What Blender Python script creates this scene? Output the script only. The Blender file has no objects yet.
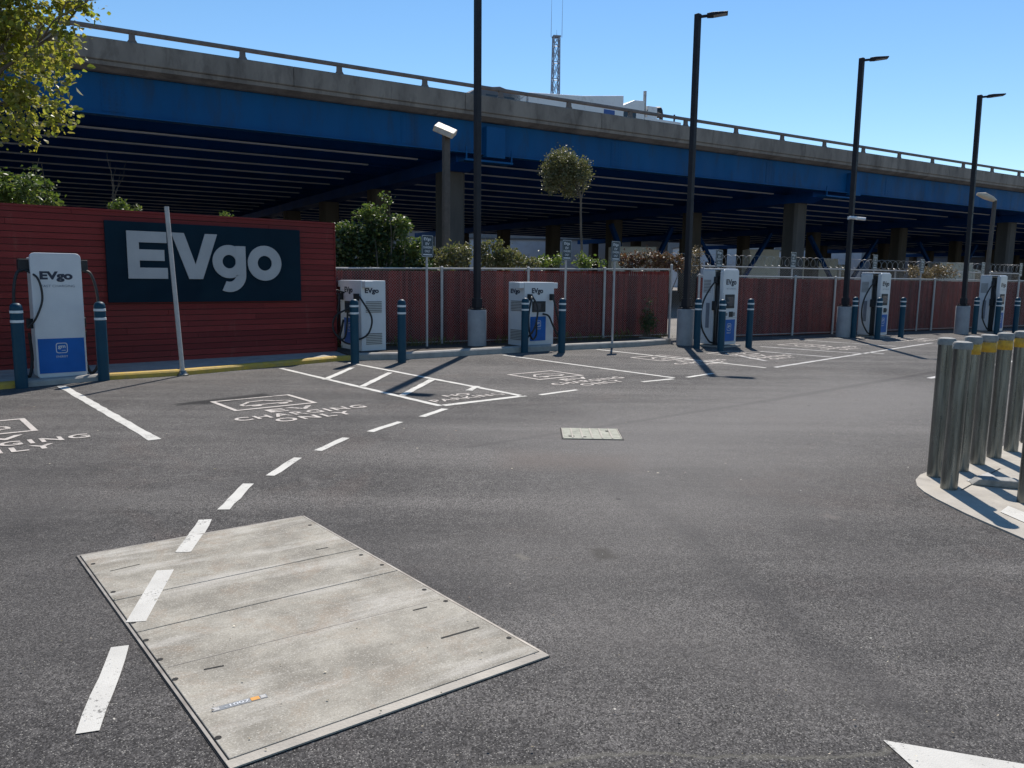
import bpy, math, random
from mathutils import Vector, Matrix
random.seed(7)
R = math.radians
SC = bpy.context.scene
COL = SC.collection

# ------------------------------------------------------------------ survey helpers
F = 769.0; EYE = 1.6; PITCH = R(7.90); ROLL = R(0.74)
def ray(px, py):
    x = (px-512)/F; y = -(py-384)/F; z = -1
    x, y = x*math.cos(ROLL)-y*math.sin(ROLL), x*math.sin(ROLL)+y*math.cos(ROLL)
    a = math.pi/2-PITCH
    return Vector((x, y*math.cos(a)-z*math.sin(a), y*math.sin(a)+z*math.cos(a)))
def G(px, py, z=0.0):
    d = ray(px, py); t = (z-EYE)/d.z
    return Vector((d.x*t, d.y*t))
def hit(px, py, P, D):
    """point on the vertical plane through P along D -> (u along D from P, z)"""
    d = ray(px, py); n = Vector((-D.y, D.x))
    t = (P.x*n.x+P.y*n.y)/(d.x*n.x+d.y*n.y)
    q = Vector((d.x*t, d.y*t))
    return (q-P).dot(D), EYE+d.z*t
def at(px, py, Y):
    d = ray(px, py); t = Y/d.y
    return Vector((d.x*t, Y, EYE+d.z*t))
AZ = R(49.8)
A2 = Vector((math.sin(AZ), math.cos(AZ)))      # along the lot
P2 = Vector((A2.y, -A2.x))                     # from the wall into the lot
RZ = math.pi/2-AZ                              # rotation: local x = A2, local -y = P2
BZ = R(58.9)
B2 = Vector((math.sin(BZ), math.cos(BZ))); N2 = Vector((-B2.y, B2.x))
RB = math.pi/2-BZ

# ------------------------------------------------------------------ materials
def new_mat(name):
    m = bpy.data.materials.new(name); m.use_nodes = True
    nt = m.node_tree; nt.nodes.clear()
    out = nt.nodes.new('ShaderNodeOutputMaterial')
    b = nt.nodes.new('ShaderNodeBsdfPrincipled')
    nt.links.new(b.outputs[0], out.inputs[0])
    return m, nt, b, out
class NT:
    def __init__(s, nt): s.nt = nt
    def n(s, t, **kw):
        k = s.nt.nodes.new(t)
        for a, v in kw.items(): setattr(k, a, v)
        return k
    def l(s, a, b): s.nt.links.new(a, b)
    def val(s, sock, v):
        if isinstance(v, (int, float)): sock.default_value = v
        elif isinstance(v, (tuple, list)): sock.default_value = tuple(v) if len(v) == len(sock.default_value) else tuple(v)+(1,)
        else: s.l(v, sock)
    def math(s, op, a, b=0.0, clamp=False):
        k = s.n('ShaderNodeMath', operation=op, use_clamp=clamp); s.val(k.inputs[0], a); s.val(k.inputs[1], b); return k.outputs[0]
    def mix(s, f, a, b, mode='MIX'):
        k = s.n('ShaderNodeMix', data_type='RGBA', blend_type=mode)
        s.val(k.inputs[0], f); s.val(k.inputs[6], a); s.val(k.inputs[7], b); return k.outputs[2]
    def noise(s, vec, scale, detail=4, rough=.6, dist=0):
        k = s.n('ShaderNodeTexNoise'); k.inputs['Scale'].default_value = scale; k.inputs['Detail'].default_value = detail
        k.inputs['Roughness'].default_value = rough; k.inputs['Distortion'].default_value = dist
        if vec is not None: s.l(vec, k.inputs['Vector'])
        return k.outputs['Fac']
    def ramp(s, f, lo, hi, a=0.0, b=1.0):
        k = s.n('ShaderNodeMapRange'); k.clamp = True; s.val(k.inputs[0], f)
        k.inputs[1].default_value = lo; k.inputs[2].default_value = hi; k.inputs[3].default_value = a; k.inputs[4].default_value = b
        return k.outputs[0]
    def coord(s, which='Object', scale=None):
        k = s.n('ShaderNodeTexCoord').outputs[which]
        if scale:
            m = s.n('ShaderNodeMapping'); m.inputs['Scale'].default_value = scale; s.l(k, m.inputs[0]); k = m.outputs[0]
        return k
    def comb(s, v):
        k = s.n('ShaderNodeCombineColor')
        for i in range(3): s.l(v, k.inputs[i])
        return k.outputs[0]
    def bump(s, h, strength, dist, b):
        k = s.n('ShaderNodeBump'); k.inputs['Strength'].default_value = strength; k.inputs['Distance'].default_value = dist
        s.l(h, k.inputs['Height']); s.l(k.outputs[0], b.inputs['Normal'])
def pm(name, c1, c2=None, scale=6, rough=.6, metal=0.0, bump=0.0, fine=80, spec=.5, stretch=None, dirt=None, dscale=2.5, dlo=.55, dhi=.8, coat=0):
    """painted / plain surface with noise mottling, fine grain and optional dirt patches"""
    m, nt, b, out = new_mat(name); t = NT(nt)
    v = t.coord('Object', stretch)
    c2 = c2 or tuple(x*.8 for x in c1)
    col = t.mix(t.ramp(t.noise(v, scale), .35, .65), c1, c2)
    col = t.mix(t.ramp(t.noise(v, fine, 2), .3, .7, 0, .18), col, tuple(x*.6 for x in c1))
    if dirt:
        col = t.mix(t.ramp(t.noise(v, dscale, 6, .7, .4), dlo, dhi, 0, .75), col, dirt)
    t.l(col, b.inputs['Base Color'])
    t.l(t.ramp(t.noise(v, scale*1.7), .3, .7, max(rough-.08, 0), min(rough+.08, 1)), b.inputs['Roughness'])
    b.inputs['Metallic'].default_value = metal; b.inputs['Specular IOR Level'].default_value = spec
    b.inputs['Coat Weight'].default_value = coat
    if bump: t.bump(t.noise(v, fine, 3), bump, .01, b)
    return m
M = {}
M['white'] = pm('charger_white', (.62, .63, .64), (.57, .58, .60), 3, .38, dirt=(.42, .40, .37), dlo=.62, dhi=.9)
M['beige'] = pm('charger_side_white', (.60, .59, .56), (.52, .51, .48), 3, .45, dirt=(.38, .36, .32))
M['cblue'] = pm('charger_blue', (.002, .115, .42), (.002, .095, .35), 3, .45, spec=.25)
M['navy'] = pm('letter_navy', (.010, .018, .045), None, 9, .45)
M['grey_txt'] = pm('letter_grey', (.20, .22, .26), None, 9, .5)
M['black'] = pm('black_rubber', (.012, .012, .013), (.02, .02, .02), 8, .55)
M['recess'] = pm('recess_black', (.012, .013, .016), None, 8, .6)
M['screen'] = pm('screen_glass', (.03, .045, .06), (.05, .06, .08), 2, .12)
M['louvre'] = pm('louvre_grey', (.20, .20, .20), (.14, .14, .14), 6, .5)
M['teal'] = pm('bollard_sleeve_blue', (.003, .050, .085), (.003, .040, .072), 3, .5, spec=.25, dirt=(.05, .07, .08), dlo=.6)
M['reflect'] = pm('bollard_band_white', (.70, .72, .72), (.55, .57, .58), 12, .4)
M['galv'] = pm('galvanised_steel', (.25, .262, .252), (.15, .158, .15), 7, .30, metal=.85, stretch=(5, 5, .35), dirt=(.10, .095, .08), dlo=.5, dhi=.72, dscale=4)
M['galvpost'] = pm('fence_post_grey', (.46, .445, .43), (.36, .345, .335), 7, .5, metal=.0)
M['capcon'] = pm('bollard_cap_grey', (.30, .30, .28), (.20, .20, .19), 25, .8, bump=.3)
M['yellow'] = pm('yellow_band', (.62, .36, .02), (.40, .22, .02), 22, .5, dirt=(.22, .16, .08), dscale=9)
M['pole'] = pm('dark_bronze_pole', (.020, .020, .025), (.026, .025, .029), 5, .55, spec=.2)
M['tanpole'] = pm('weathered_tan_pole', (.095, .08, .07), (.065, .055, .048), 5, .7)
M['tanhead'] = pm('floodlight_tan', (.60, .50, .38), (.48, .40, .30), 5, .6)
M['lens'] = pm('lamp_lens', (.45, .46, .46), None, 5, .2)
M['conc'] = pm('pale_concrete', (.44, .405, .345), (.35, .32, .275), 4, .9, bump=.4, dirt=(.20, .18, .16), dlo=.5, dhi=.85)
M['concbase'] = pm('lamp_base_concrete', (.33, .33, .34), (.26, .26, .27), 4, .9, bump=.3, dirt=(.18, .17, .16))
M['kerbc'] = pm('kerb_concrete', (.36, .34, .31), (.27, .26, .24), 5, .9, bump=.4, dirt=(.15, .14, .13))
M['kerby'] = pm('yellow_kerb_paint', (.52, .33, .03), (.40, .26, .05), 9, .7, bump=.3, dirt=(.25, .20, .13), dscale=5, dlo=.48)
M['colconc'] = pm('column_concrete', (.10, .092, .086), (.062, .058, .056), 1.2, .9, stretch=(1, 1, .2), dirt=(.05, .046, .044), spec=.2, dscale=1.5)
M['parapet'] = pm('stained_parapet_concrete', (.28, .245, .212), (.17, .148, .13), .9, .95, stretch=(1, 1, .35), bump=.3, fine=14, dirt=(.085, .072, .064), dscale=1.6, dlo=.50, dhi=.70)
M['rail'] = pm('rail_weathered', (.20, .17, .16), (.13, .115, .11), 3, .8)
M['gblue'] = pm('girder_blue', (.0015, .085, .235), (.0015, .068, .195), .6, .6, spec=.2, stretch=(1.1, 1, .3), dirt=(.022, .050, .09), dscale=1.2, dlo=.50, dhi=.72)
M['gdark'] = pm('inner_girder_blue', (.004, .060, .25), (.004, .045, .18), .6, .7, spec=.1)
M['flange_light'] = pm('flange_light_paint', (.66, .69, .74), (.48, .51, .57), .5, .6, stretch=(.4, 1, 1))  # pale tone standing for light caught along the girder undersides
M['deck'] = pm('deck_soffit', (.012, .05, .15), (.012, .04, .12), .5, .95, spec=.1)
M['bldg'] = pm('pale_render_wall', (.50, .53, .57), (.40, .43, .48), .3, .9, dirt=(.3, .3, .3), dscale=.4)
M['bldg2'] = pm('grey_render_wall', (.16, .17, .19), (.12, .13, .15), .3, .9)
M['roofm'] = pm('roof_grey', (.12, .12, .12), None, .5, .9)
M['winm'] = pm('dark_window_glass', (.02, .03, .045), (.03, .04, .06), 1, .12)
M['truckw'] = pm('truck_white_paint', (.80, .80, .80), (.74, .74, .75), 1, .35, dirt=(.40, .39, .37))
M['tyre'] = pm('tyre_rubber', (.018, .018, .018), None, 9, .9)
M['steelb'] = pm('tower_steel', (.30, .34, .42), (.24, .27, .34), 3, .6)
M['signface'] = pm('sign_dark_face', (.016, .035, .055), (.02, .04, .06), 5, .4)
M['signtxt'] = pm('sign_white_ink', (.62, .64, .66), None, 5, .5)
M['soil'] = pm('planting_soil', (.055, .042, .032), (.035, .028, .022), 12, 1, bump=.8, fine=60)
M['bark'] = pm('bark', (.16, .13, .10), (.09, .075, .06), 9, .9, bump=.6, stretch=(1, 1, .3))
M['twig'] = pm('dry_twig', (.12, .10, .085), None, 9, .9)
M['wirem'] = pm('galvanised_wire', (.45, .45, .45), None, 9, .5, metal=.4)
M['hole'] = pm('bolt_hole_dark', (.015, .014, .013), None, 20, .9)
M['panelnavy'] = pm('wall_sign_navy', (.004, .020, .034), (.003, .014, .025), 1.2, .8, dirt=(.008, .024, .036), dscale=1, spec=.15)
M['lettergrey'] = pm('wall_letter_grey', (.40, .40, .405), (.34, .345, .355), 2, .5, dirt=(.32, .33, .35))
M['cabblue'] = pm('truck_blue_mark', (.03, .10, .35), None, 4, .5)
M['label'] = pm('label_plate_grey', (.16, .18, .20), (.22, .22, .22), 30, .6)
M['orange'] = pm('label_orange', (.65, .30, .04), None, 30, .6)

def mat_slats():
    m, nt, b, out = new_mat('maroon_privacy_slats'); t = NT(nt); v = t.coord('Object')
    g = t.n('ShaderNodeNewGeometry').outputs['Random Per Island']
    c = t.mix(g, (.12, .020, .016), (.27, .044, .034))
    c = t.mix(t.ramp(t.noise(v, 1.3, 5), .4, .75, 0, .6), c, (.05, .014, .016))
    c = t.mix(t.ramp(t.noise(v, 14, 3, .8), .62, .72, 0, .5), c, (.20, .09, .09))
    t.l(c, b.inputs['Base Color']); b.inputs['Roughness'].default_value = .7; b.inputs['Specular IOR Level'].default_value = .2
    return m
M['slat'] = mat_slats()
def mat_boards():
    m, nt, b, out = new_mat('red_painted_boards'); t = NT(nt); v = t.coord('Object')
    g = t.n('ShaderNodeNewGeometry').outputs['Random Per Island']
    vs = t.coord('Object', (.5, 1, 9))
    c = t.mix(g, (.155, .023, .023), (.25, .038, .035))
    c = t.mix(t.ramp(t.noise(vs, 5, 5, .7), .35, .75, 0, .6), c, (.14, .018, .016))
    c = t.mix(t.ramp(t.noise(v, 9, 6, .75), .70, .76, 0, .7), c, (.38, .26, .20))
    c = t.mix(t.ramp(t.noise(v, .7, 4), .45, .75, 0, .6), c, (.15, .035, .032))
    c = t.mix(t.ramp(t.noise(t.coord('Object', (3, 1, .6)), 1.5, 6, .75), .58, .72, 0, .5), c, (.24, .09, .075))
    t.l(c, b.inputs['Base Color']); b.inputs['Roughness'].default_value = .7; b.inputs['Specular IOR Level'].default_value = .2
    t.bump(t.noise(vs, 30, 4), .35, .01, b)
    return m
M['board'] = mat_boards()
def seg_mask(t, xy, p, q, w, soft):
    """1 near the segment p-q (ground coordinates)"""
    p = Vector(p); q = Vector(q); d = (q-p).normalized(); L = (q-p).length
    sx, sy = xy
    rx = t.math('SUBTRACT', sx, p.x); ry = t.math('SUBTRACT', sy, p.y)
    al = t.math('ADD', t.math('MULTIPLY', rx, d.x), t.math('MULTIPLY', ry, d.y))
    pe = t.math('ABSOLUTE', t.math('ADD', t.math('MULTIPLY', rx, -d.y), t.math('MULTIPLY', ry, d.x)))
    over = t.math('SUBTRACT', t.math('ABSOLUTE', t.math('SUBTRACT', al, L/2)), L/2)
    dist = t.math('MAXIMUM', pe, over)
    return t.ramp(dist, w, w+soft, 1, 0)
def mat_asphalt():
    m, nt, b, out = new_mat('asphalt'); t = NT(nt); v = t.coord('Object')
    sep = t.n('ShaderNodeSeparateXYZ'); t.l(v, sep.inputs[0])
    nz = t.math('MULTIPLY', t.math('SUBTRACT', t.noise(v, 1.6, 4), .5), .35)
    xy = (t.math('ADD', sep.outputs[0], nz), t.math('ADD', sep.outputs[1], nz))
    base = t.mix(t.ramp(t.noise(v, .30, 6, .65), .38, .60), (.048, .045, .044), (.098, .092, .087))
    base = t.mix(t.ramp(t.noise(v, 1.3, 6, .7), .35, .7, 0, .5), base, (.054, .051, .050))
    base = t.mix(t.ramp(t.noise(v, 2.3, 6, .72, .5), .50, .68, 0, .55), base, (.145, .136, .128))
    base = t.mix(t.ramp(t.noise(v, .9, 6, .7, .8), .52, .66, 0, .5), base, (.050, .046, .044))
    base = t.mix(t.ramp(t.noise(v, 11, 5, .75), .50, .66, 0, .5), base, (.145, .136, .128))
    base = t.mix(t.ramp(t.noise(v, 19, 4, .75), .52, .66, 0, .5), base, (.040, .037, .036))
    base = t.mix(t.ramp(t.noise(v, .55, 5, .7, 1.0), .55, .66, 0, .30), base, (.115, .085, .072))
    # long faint tyre polish running with the aisle
    sw = t.n('ShaderNodeMapping'); sw.inputs['Rotation'].default_value = (0, 0, -RZ-R(8)); sw.inputs['Scale'].default_value = (.12, 1.3, 1)
    t.l(v, sw.inputs[0])
    base = t.mix(t.ramp(t.noise(sw.outputs[0], 1.1, 4, .55), .45, .7, 0, .55), base, (.185, .172, .16))
    base = t.mix(t.ramp(t.noise(v, .8, 5, .6), .60, .75, 0, .35), base, (.085, .066, .062))
    # aggregate
    vo = t.n('ShaderNodeTexVoronoi'); vo.inputs['Scale'].default_value = 165; t.l(v, vo.inputs['Vector'])
    st = t.n('ShaderNodeSeparateColor'); t.l(vo.outputs['Color'], st.inputs[0])
    cell = t.ramp(t.math('POWER', st.outputs[1], 1.3), 0, 1, .34, 2.05)
    base = t.mix(1.0, base, t.comb(cell), 'MULTIPLY')
    stone = t.math('MULTIPLY', t.ramp(st.outputs[0], .80, .92), t.ramp(vo.outputs['Distance'], .32, .55, 1, 0))
    base = t.mix(t.math('MULTIPLY', stone, .85), base, (.42, .40, .36))
    v3 = t.n('ShaderNodeTexVoronoi'); v3.inputs['Scale'].default_value = 84; t.l(v, v3.inputs['Vector'])
    s3 = t.n('ShaderNodeSeparateColor'); t.l(v3.outputs['Color'], s3.inputs[0])
    big = t.math('MULTIPLY', t.ramp(s3.outputs[0], .86, .93), t.ramp(v3.outputs['Distance'], .14, .34, 1, 0))
    base = t.mix(t.math('MULTIPLY', big, .9), base, (.42, .40, .36))
    pit = t.math('MULTIPLY', t.ramp(s3.outputs[1], .80, .9), t.ramp(v3.outputs['Distance'], .2, .45, 1, 0))
    base = t.mix(t.math('MULTIPLY', pit, .8), base, (.016, .015, .015))
    grain = t.noise(v, 230, 2, .7)
    base = t.mix(t.ramp(grain, .35, .65, 0, .5), base, (.034, .032, .031))
    base = t.mix(t.math('MULTIPLY', t.ramp(t.noise(v, 26, 4, .8), .55, .7), .3), base, (.035, .033, .032))
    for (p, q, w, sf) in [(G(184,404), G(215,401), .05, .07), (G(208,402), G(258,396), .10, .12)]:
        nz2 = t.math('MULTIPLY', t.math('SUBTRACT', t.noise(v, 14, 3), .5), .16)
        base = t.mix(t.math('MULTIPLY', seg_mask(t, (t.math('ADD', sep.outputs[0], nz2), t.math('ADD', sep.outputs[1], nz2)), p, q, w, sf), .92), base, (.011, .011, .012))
    # seams, cracks, stains, and broad pale zones of wear and painted glare
    for (p, q, w, s, k, c) in [
        (G(470, 447), G(760, 402), .02, .05, .5, (.028, .027, .028)),
        (G(760, 402), G(935, 372), .03, .08, .55, (.028, .027, .028)),
        (G(600, 470), G(930, 725), .03, .16, .35, (.034, .033, .034)),
        (G(0, 520), G(250, 480), .03, .25, .22, (.10, .095, .09)),
        (G(600, 552), G(604, 556), .03, .06, .75, (.028, .025, .018)),
        (G(500, 405), G(760, 398), .02, .12, .30, (.04, .038, .037)),
        (G(520, 556), G(524, 558), .01, .04, .5, (.24, .22, .18)),
        (G(830, 515), G(834, 516), .02, .05, .4, (.22, .19, .17)),
        (G(770, 500), G(950, 600), .1, .5, .22, (.055, .05, .048)),
        (G(540, 460), G(600, 462), .12, .35, .45, (.10, .07, .055)),
        (G(390, 400), G(440, 392), .03, .3, .3, (.03, .03, .03)),
        (G(640, 440), G(900, 395), .3, 2.2, .55, (.19, .18, .17)),  # broad pale band: worn track with backlit glare put into its colour
        (G(560, 560), G(760, 470), .2, 1.1, .30, (.15, .14, .13)),  # smaller pale zone, wear and painted glare together
        (G(350, 520), G(440, 600), .05, .5, .30, (.045, .043, .043)),
        (G(20, 480), G(60, 640), .1, .7, .30, (.05, .047, .046)),
        (G(640, 640), G(860, 690), .02, .35, .22, (.14, .13, .12)),
        (G(480, 765), G(900, 752), .004, .014, .4, (.17, .16, .13)),
        (G(330, 300+120), G(540, 412), .1, .6, .25, (.035, .034, .035))]:
        base = t.mix(t.math('MULTIPLY', seg_mask(t, xy, p, q, w, s), k), base, c)
    # small round gum spots
    v2 = t.n('ShaderNodeTexVoronoi'); v2.inputs['Scale'].default_value = 1.7; t.l(v, v2.inputs['Vector'])
    s2 = t.n('ShaderNodeSeparateColor'); t.l(v2.outputs['Color'], s2.inputs[0])
    base = t.mix(t.math('MULTIPLY', t.ramp(v2.outputs['Distance'], .02, .05, 1, 0), t.ramp(s2.outputs[2], .5, .6, 0, .6)), base, (.020, .019, .019))
    t.l(base, b.inputs['Base Color'])
    b.inputs['Roughness'].default_value = .86; b.inputs['Specular IOR Level'].default_value = .22
    h = t.math('ADD', t.math('MULTIPLY', t.ramp(vo.outputs['Distance'], 0, .6, 1, 0), .6), grain)
    t.bump(h, .9, .004, b)
    return m
M['asphalt'] = mat_asphalt()
def mat_paint(name, c, wear=.5, c2=(.10, .095, .09)):
    m, nt, b, out = new_mat(name); t = NT(nt); v = t.coord('Object')
    w = t.math('ADD', t.math('MULTIPLY', t.noise(v, 60, 4, .75), .6), t.math('MULTIPLY', t.noise(v, 3, 3), .4))
    k = t.ramp(w, wear, wear+.07)
    col = t.mix(t.ramp(t.noise(v, 4, 4), .4, .7), c, tuple(x*.86 for x in c))
    col = t.mix(k, col, c2)
    t.l(col, b.inputs['Base Color']); b.inputs['Roughness'].default_value = .75
    t.bump(t.noise(v, 200, 2), .5, .004, b)
    return m
M['paint'] = mat_paint('white_road_paint', (.54, .525, .48), .555)
M['paintworn'] = mat_paint('worn_white_road_paint', (.44, .43, .41), .52)
M['painttext'] = mat_paint('stencil_paint', (.50, .455, .41), .53)
def mat_vault():
    m, nt, b, out = new_mat('vault_concrete'); t = NT(nt); v = t.coord('Object')
    vs = t.coord('Object', (.35, 2.2, 1))
    c = t.mix(t.ramp(t.noise(v, 2.6, 7, .7), .38, .60), (.345, .32, .265), (.195, .178, .145))
    c = t.mix(t.ramp(t.noise(vs, 2.2, 6, .7), .50, .66, 0, .75), c, (.47, .445, .395))
    c = t.mix(t.ramp(t.noise(vs, 7, 5, .75), .55, .75, 0, .5), c, (.16, .135, .105))
    c = t.mix(t.ramp(t.noise(v, 4, 6, .8, .6), .52, .68, 0, .6), c, (.27, .205, .145))
    c = t.mix(t.ramp(t.noise(v, 110, 3, .8), .50, .68, 0, .6), c, (.15, .135, .11))
    c = t.mix(t.ramp(t.noise(v, 150, 2, .7), .55, .66, 0, .5), c, (.56, .53, .46))
    t.l(c, b.inputs['Base Color']); b.inputs['Roughness'].default_value = .85
    t.bump(t.noise(v, 120, 3, .7), .5, .004, b)
    return m
M['vault'] = mat_vault()
def mat_leaf(name, cols, trans=.35, rough=.45):
    m, nt, b, out = new_mat(name); t = NT(nt)
    g = t.n('ShaderNodeNewGeometry').outputs['Random Per Island']
    cr = t.n('ShaderNodeValToRGB'); t.l(g, cr.inputs[0])
    el = cr.color_ramp.elements
    el[0].position = 0; el[0].color = cols[0]+(1,); el[1].position = 1; el[1].color = cols[-1]+(1,)
    for i, c in enumerate(cols[1:-1]):
        e = el.new((i+1)/(len(cols)-1)); e.color = c+(1,)
    t.l(cr.outputs[0], b.inputs['Base Color']); b.inputs['Roughness'].default_value = rough
    tr = t.n('ShaderNodeBsdfTranslucent')
    bri = t.mix(1.0, cr.outputs[0], (1.6, 1.7, .9), 'MULTIPLY'); t.l(bri, tr.inputs[0])
    ms = t.n('ShaderNodeMixShader'); ms.inputs[0].default_value = trans
    t.l(b.outputs[0], ms.inputs[1]); t.l(tr.outputs[0], ms.inputs[2]); t.l(ms.outputs[0], out.inputs[0])
    return m
M['lf_maple'] = mat_leaf('yellow_green_leaf', [(.14, .17, .03), (.24, .25, .04), (.11, .13, .04), (.32, .28, .05), (.20, .17, .08), (.27, .27, .06)], .5)
M['lf_shrub'] = mat_leaf('mid_green_leaf', [(.06, .10, .025), (.11, .15, .035), (.05, .08, .02), (.17, .19, .06)], .35)
M['lf_ivy'] = mat_leaf('ivy_leaf', [(.015, .035, .015), (.025, .05, .018), (.04, .07, .02), (.10, .11, .03)], .2)
M['lf_olive'] = mat_leaf('olive_leaf', [(.08, .095, .035), (.13, .13, .06), (.17, .15, .09), (.06, .075, .03)], .3)
M['lf_red'] = mat_leaf('russet_leaf', [(.085, .028, .022), (.12, .055, .042), (.055, .045, .022), (.17, .115, .09)], .3)
M['lf_dry'] = mat_leaf('dry_leaf', [(.13, .09, .055), (.19, .14, .09), (.08, .055, .038)], .25)
M['grass'] = mat_leaf('weed_blade', [(.06, .08, .025), (.12, .12, .04), (.17, .15, .07)], .3)
M['debris'] = mat_leaf('dead_leaf', [(.30, .24, .15), (.45, .40, .30), (.20, .13, .08), (.5, .48, .42)], .1)

# ------------------------------------------------------------------ mesh builder
class MB:
    def __init__(s): s.v = []; s.f = []; s.mi = []; s.cur = 0
    def add(s, vs, fs, mtx=None):
        o = len(s.v)
        for p in vs:
            p = Vector(p)
            if mtx is not None: p = mtx @ p
            s.v.append(tuple(p))
        for f in fs: s.f.append(tuple(i+o for i in f)); s.mi.append(s.cur)
        return s
    def box(s, c, d, rz=0, mtx=None):
        x, y, z = d[0]/2, d[1]/2, d[2]/2
        m = Matrix.Translation(c) @ Matrix.Rotation(rz, 4, 'Z')
        if mtx is not None: m = mtx @ m
        return s.add([(-x,-y,-z),(x,-y,-z),(x,y,-z),(-x,y,-z),(-x,-y,z),(x,-y,z),(x,y,z),(-x,y,z)],
              [(0,3,2,1),(4,5,6,7),(0,1,5,4),(1,2,6,5),(2,3,7,6),(3,0,4,7)], m)
    def bx(s, x0, x1, y0, y1, z0, z1): return s.box(((x0+x1)/2,(y0+y1)/2,(z0+z1)/2),(x1-x0,y1-y0,z1-z0))
    def prism(s, poly, a, b, axis='z'):
        """poly in 2D extruded between a and b along an axis"""
        n = len(poly)
        def P(p, h):
            if axis == 'z': return (p[0], p[1], h)
            if axis == 'y': return (p[0], h, p[1])
            return (h, p[0], p[1])
        vs = [P(p, a) for p in poly]+[P(p, b) for p in poly]
        fs = [tuple(range(n))[::-1], tuple(range(n, 2*n))]+[(i,(i+1)%n,(i+1)%n+n,i+n) for i in range(n)]
        if axis == 'y': fs = [f[::-1] for f in fs]
        return s.add(vs, fs)
    def sheet(s, pts, z): return s.add([(p[0], p[1], z) for p in pts], [tuple(range(len(pts)))])
    def tube(s, pts, r, n=8, cap=True, closed=False):
        pts = [Vector(p) for p in pts]; rs = r if isinstance(r, (list, tuple)) else [r]*len(pts)
        o = len(s.v); up = None
        for i, p in enumerate(pts):
            if i == 0: t = pts[1]-p
            elif i == len(pts)-1: t = p-pts[-2]
            else: t = pts[i+1]-pts[i-1]
            t.normalize()
            if up is None:
                up = Vector((0,0,1)) if abs(t.z) < .9 else Vector((1,0,0))
            e = t.cross(up)
            if e.length < 1e-5: e = t.cross(Vector((0,1,.1)))
            e.normalize(); up = e.cross(t).normalized()
            for k in range(n):
                a = 2*math.pi*(k+.5)/n
                s.v.append(tuple(p+(e*math.cos(a)+up*math.sin(a))*rs[i]))
        for i in range(len(pts)-1):
            for k in range(n):
                k2 = (k+1)%n
                s.f.append((o+i*n+k, o+i*n+k2, o+(i+1)*n+k2, o+(i+1)*n+k)); s.mi.append(s.cur)
        if cap:
            s.f.append(tuple(o+k for k in range(n))[::-1]); s.mi.append(s.cur)
            q = o+(len(pts)-1)*n; s.f.append(tuple(q+k for k in range(n))); s.mi.append(s.cur)
        return s
    def lathe(s, prof, n=24, c=(0,0)):
        o = len(s.v)
        for (r, z) in prof:
            for k in range(n):
                a = 2*math.pi*k/n; s.v.append((c[0]+r*math.cos(a), c[1]+r*math.sin(a), z))
        for i in range(len(prof)-1):
            for k in range(n):
                k2 = (k+1)%n; s.f.append((o+i*n+k, o+i*n+k2, o+(i+1)*n+k2, o+(i+1)*n+k)); s.mi.append(s.cur)
        s.f.append(tuple(o+k for k in range(n))[::-1]); s.mi.append(s.cur)
        q = o+(len(prof)-1)*n; s.f.append(tuple(q+k for k in range(n))); s.mi.append(s.cur)
        return s
    def build(s, name, mats, parent=None, smooth=False, bevel=0, loc=None, rotz=0):
        me = bpy.data.meshes.new(name); me.from_pydata(s.v, [], s.f)
        mats = mats if isinstance(mats, (list, tuple)) else [mats]
        for m in mats: me.materials.append(m)
        if len(mats) > 1: me.polygons.foreach_set('material_index', s.mi)
        o = bpy.data.objects.new(name, me); COL.objects.link(o)
        if smooth:
            me.polygons.foreach_set('use_smooth', [True]*len(me.polygons))
            me.set_sharp_from_angle(angle=R(40))
        if parent is not None: o.parent = parent
        if loc is not None: o.location = loc
        if rotz: o.rotation_euler.z = rotz
        if bevel:
            b = o.modifiers.new('bevel', 'BEVEL'); b.width = bevel; b.segments = 3; b.limit_method = 'ANGLE'
        me.update(); return o
def tag(o, label=None, cat=None, group=None, kind=None):
    if label: o['label'] = label
    if cat: o['category'] = cat
    if group: o['group'] = group
    if kind: o['kind'] = kind
    return o
def thing(name, loc, rz, label, cat, group=None):
    o = bpy.data.objects.new(name, None); COL.objects.link(o); o.empty_display_size = .2
    o.location = loc if len(loc) == 3 else (loc[0], loc[1], 0); o.rotation_euler.z = rz
    return tag(o, label, cat, group)
def copy_tree(o, parent=None):
    c = o.copy(); COL.objects.link(c)
    if parent is not None: c.parent = parent
    for ch in list(o.children): copy_tree(ch, c)
    return c
def dup(root, loc, rz, label, group=None):
    c = copy_tree(root); c.location = loc if len(loc) == 3 else (loc[0], loc[1], 0); c.rotation_euler = (0, 0, rz); c['label'] = label
    if group: c['group'] = group
    return c
_tc = {}
def text_geo(s, bold=0.0, spacing=1.0):
    """flat outline letters: (verts2d, faces, xmin, xmax, ymin, ymax) at size 1"""
    key = (s, bold, spacing)
    if key in _tc: return _tc[key]
    cu = bpy.data.curves.new('t', 'FONT'); cu.body = s; cu.size = 1; cu.offset = bold; cu.space_character = spacing; cu.resolution_u = 4
    o = bpy.data.objects.new('t', cu); COL.objects.link(o)
    dg = bpy.context.evaluated_depsgraph_get(); me = bpy.data.meshes.new_from_object(o.evaluated_get(dg))
    vs = [(v.co.x, v.co.y) for v in me.vertices]; fs = [tuple(p.vertices) for p in me.polygons]
    bpy.data.objects.remove(o); bpy.data.curves.remove(cu); bpy.data.meshes.remove(me)
    xs = [v[0] for v in vs]; ys = [v[1] for v in vs]
    _tc[key] = (vs, fs, min(xs), max(xs), min(ys), max(ys)); return _tc[key]
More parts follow.
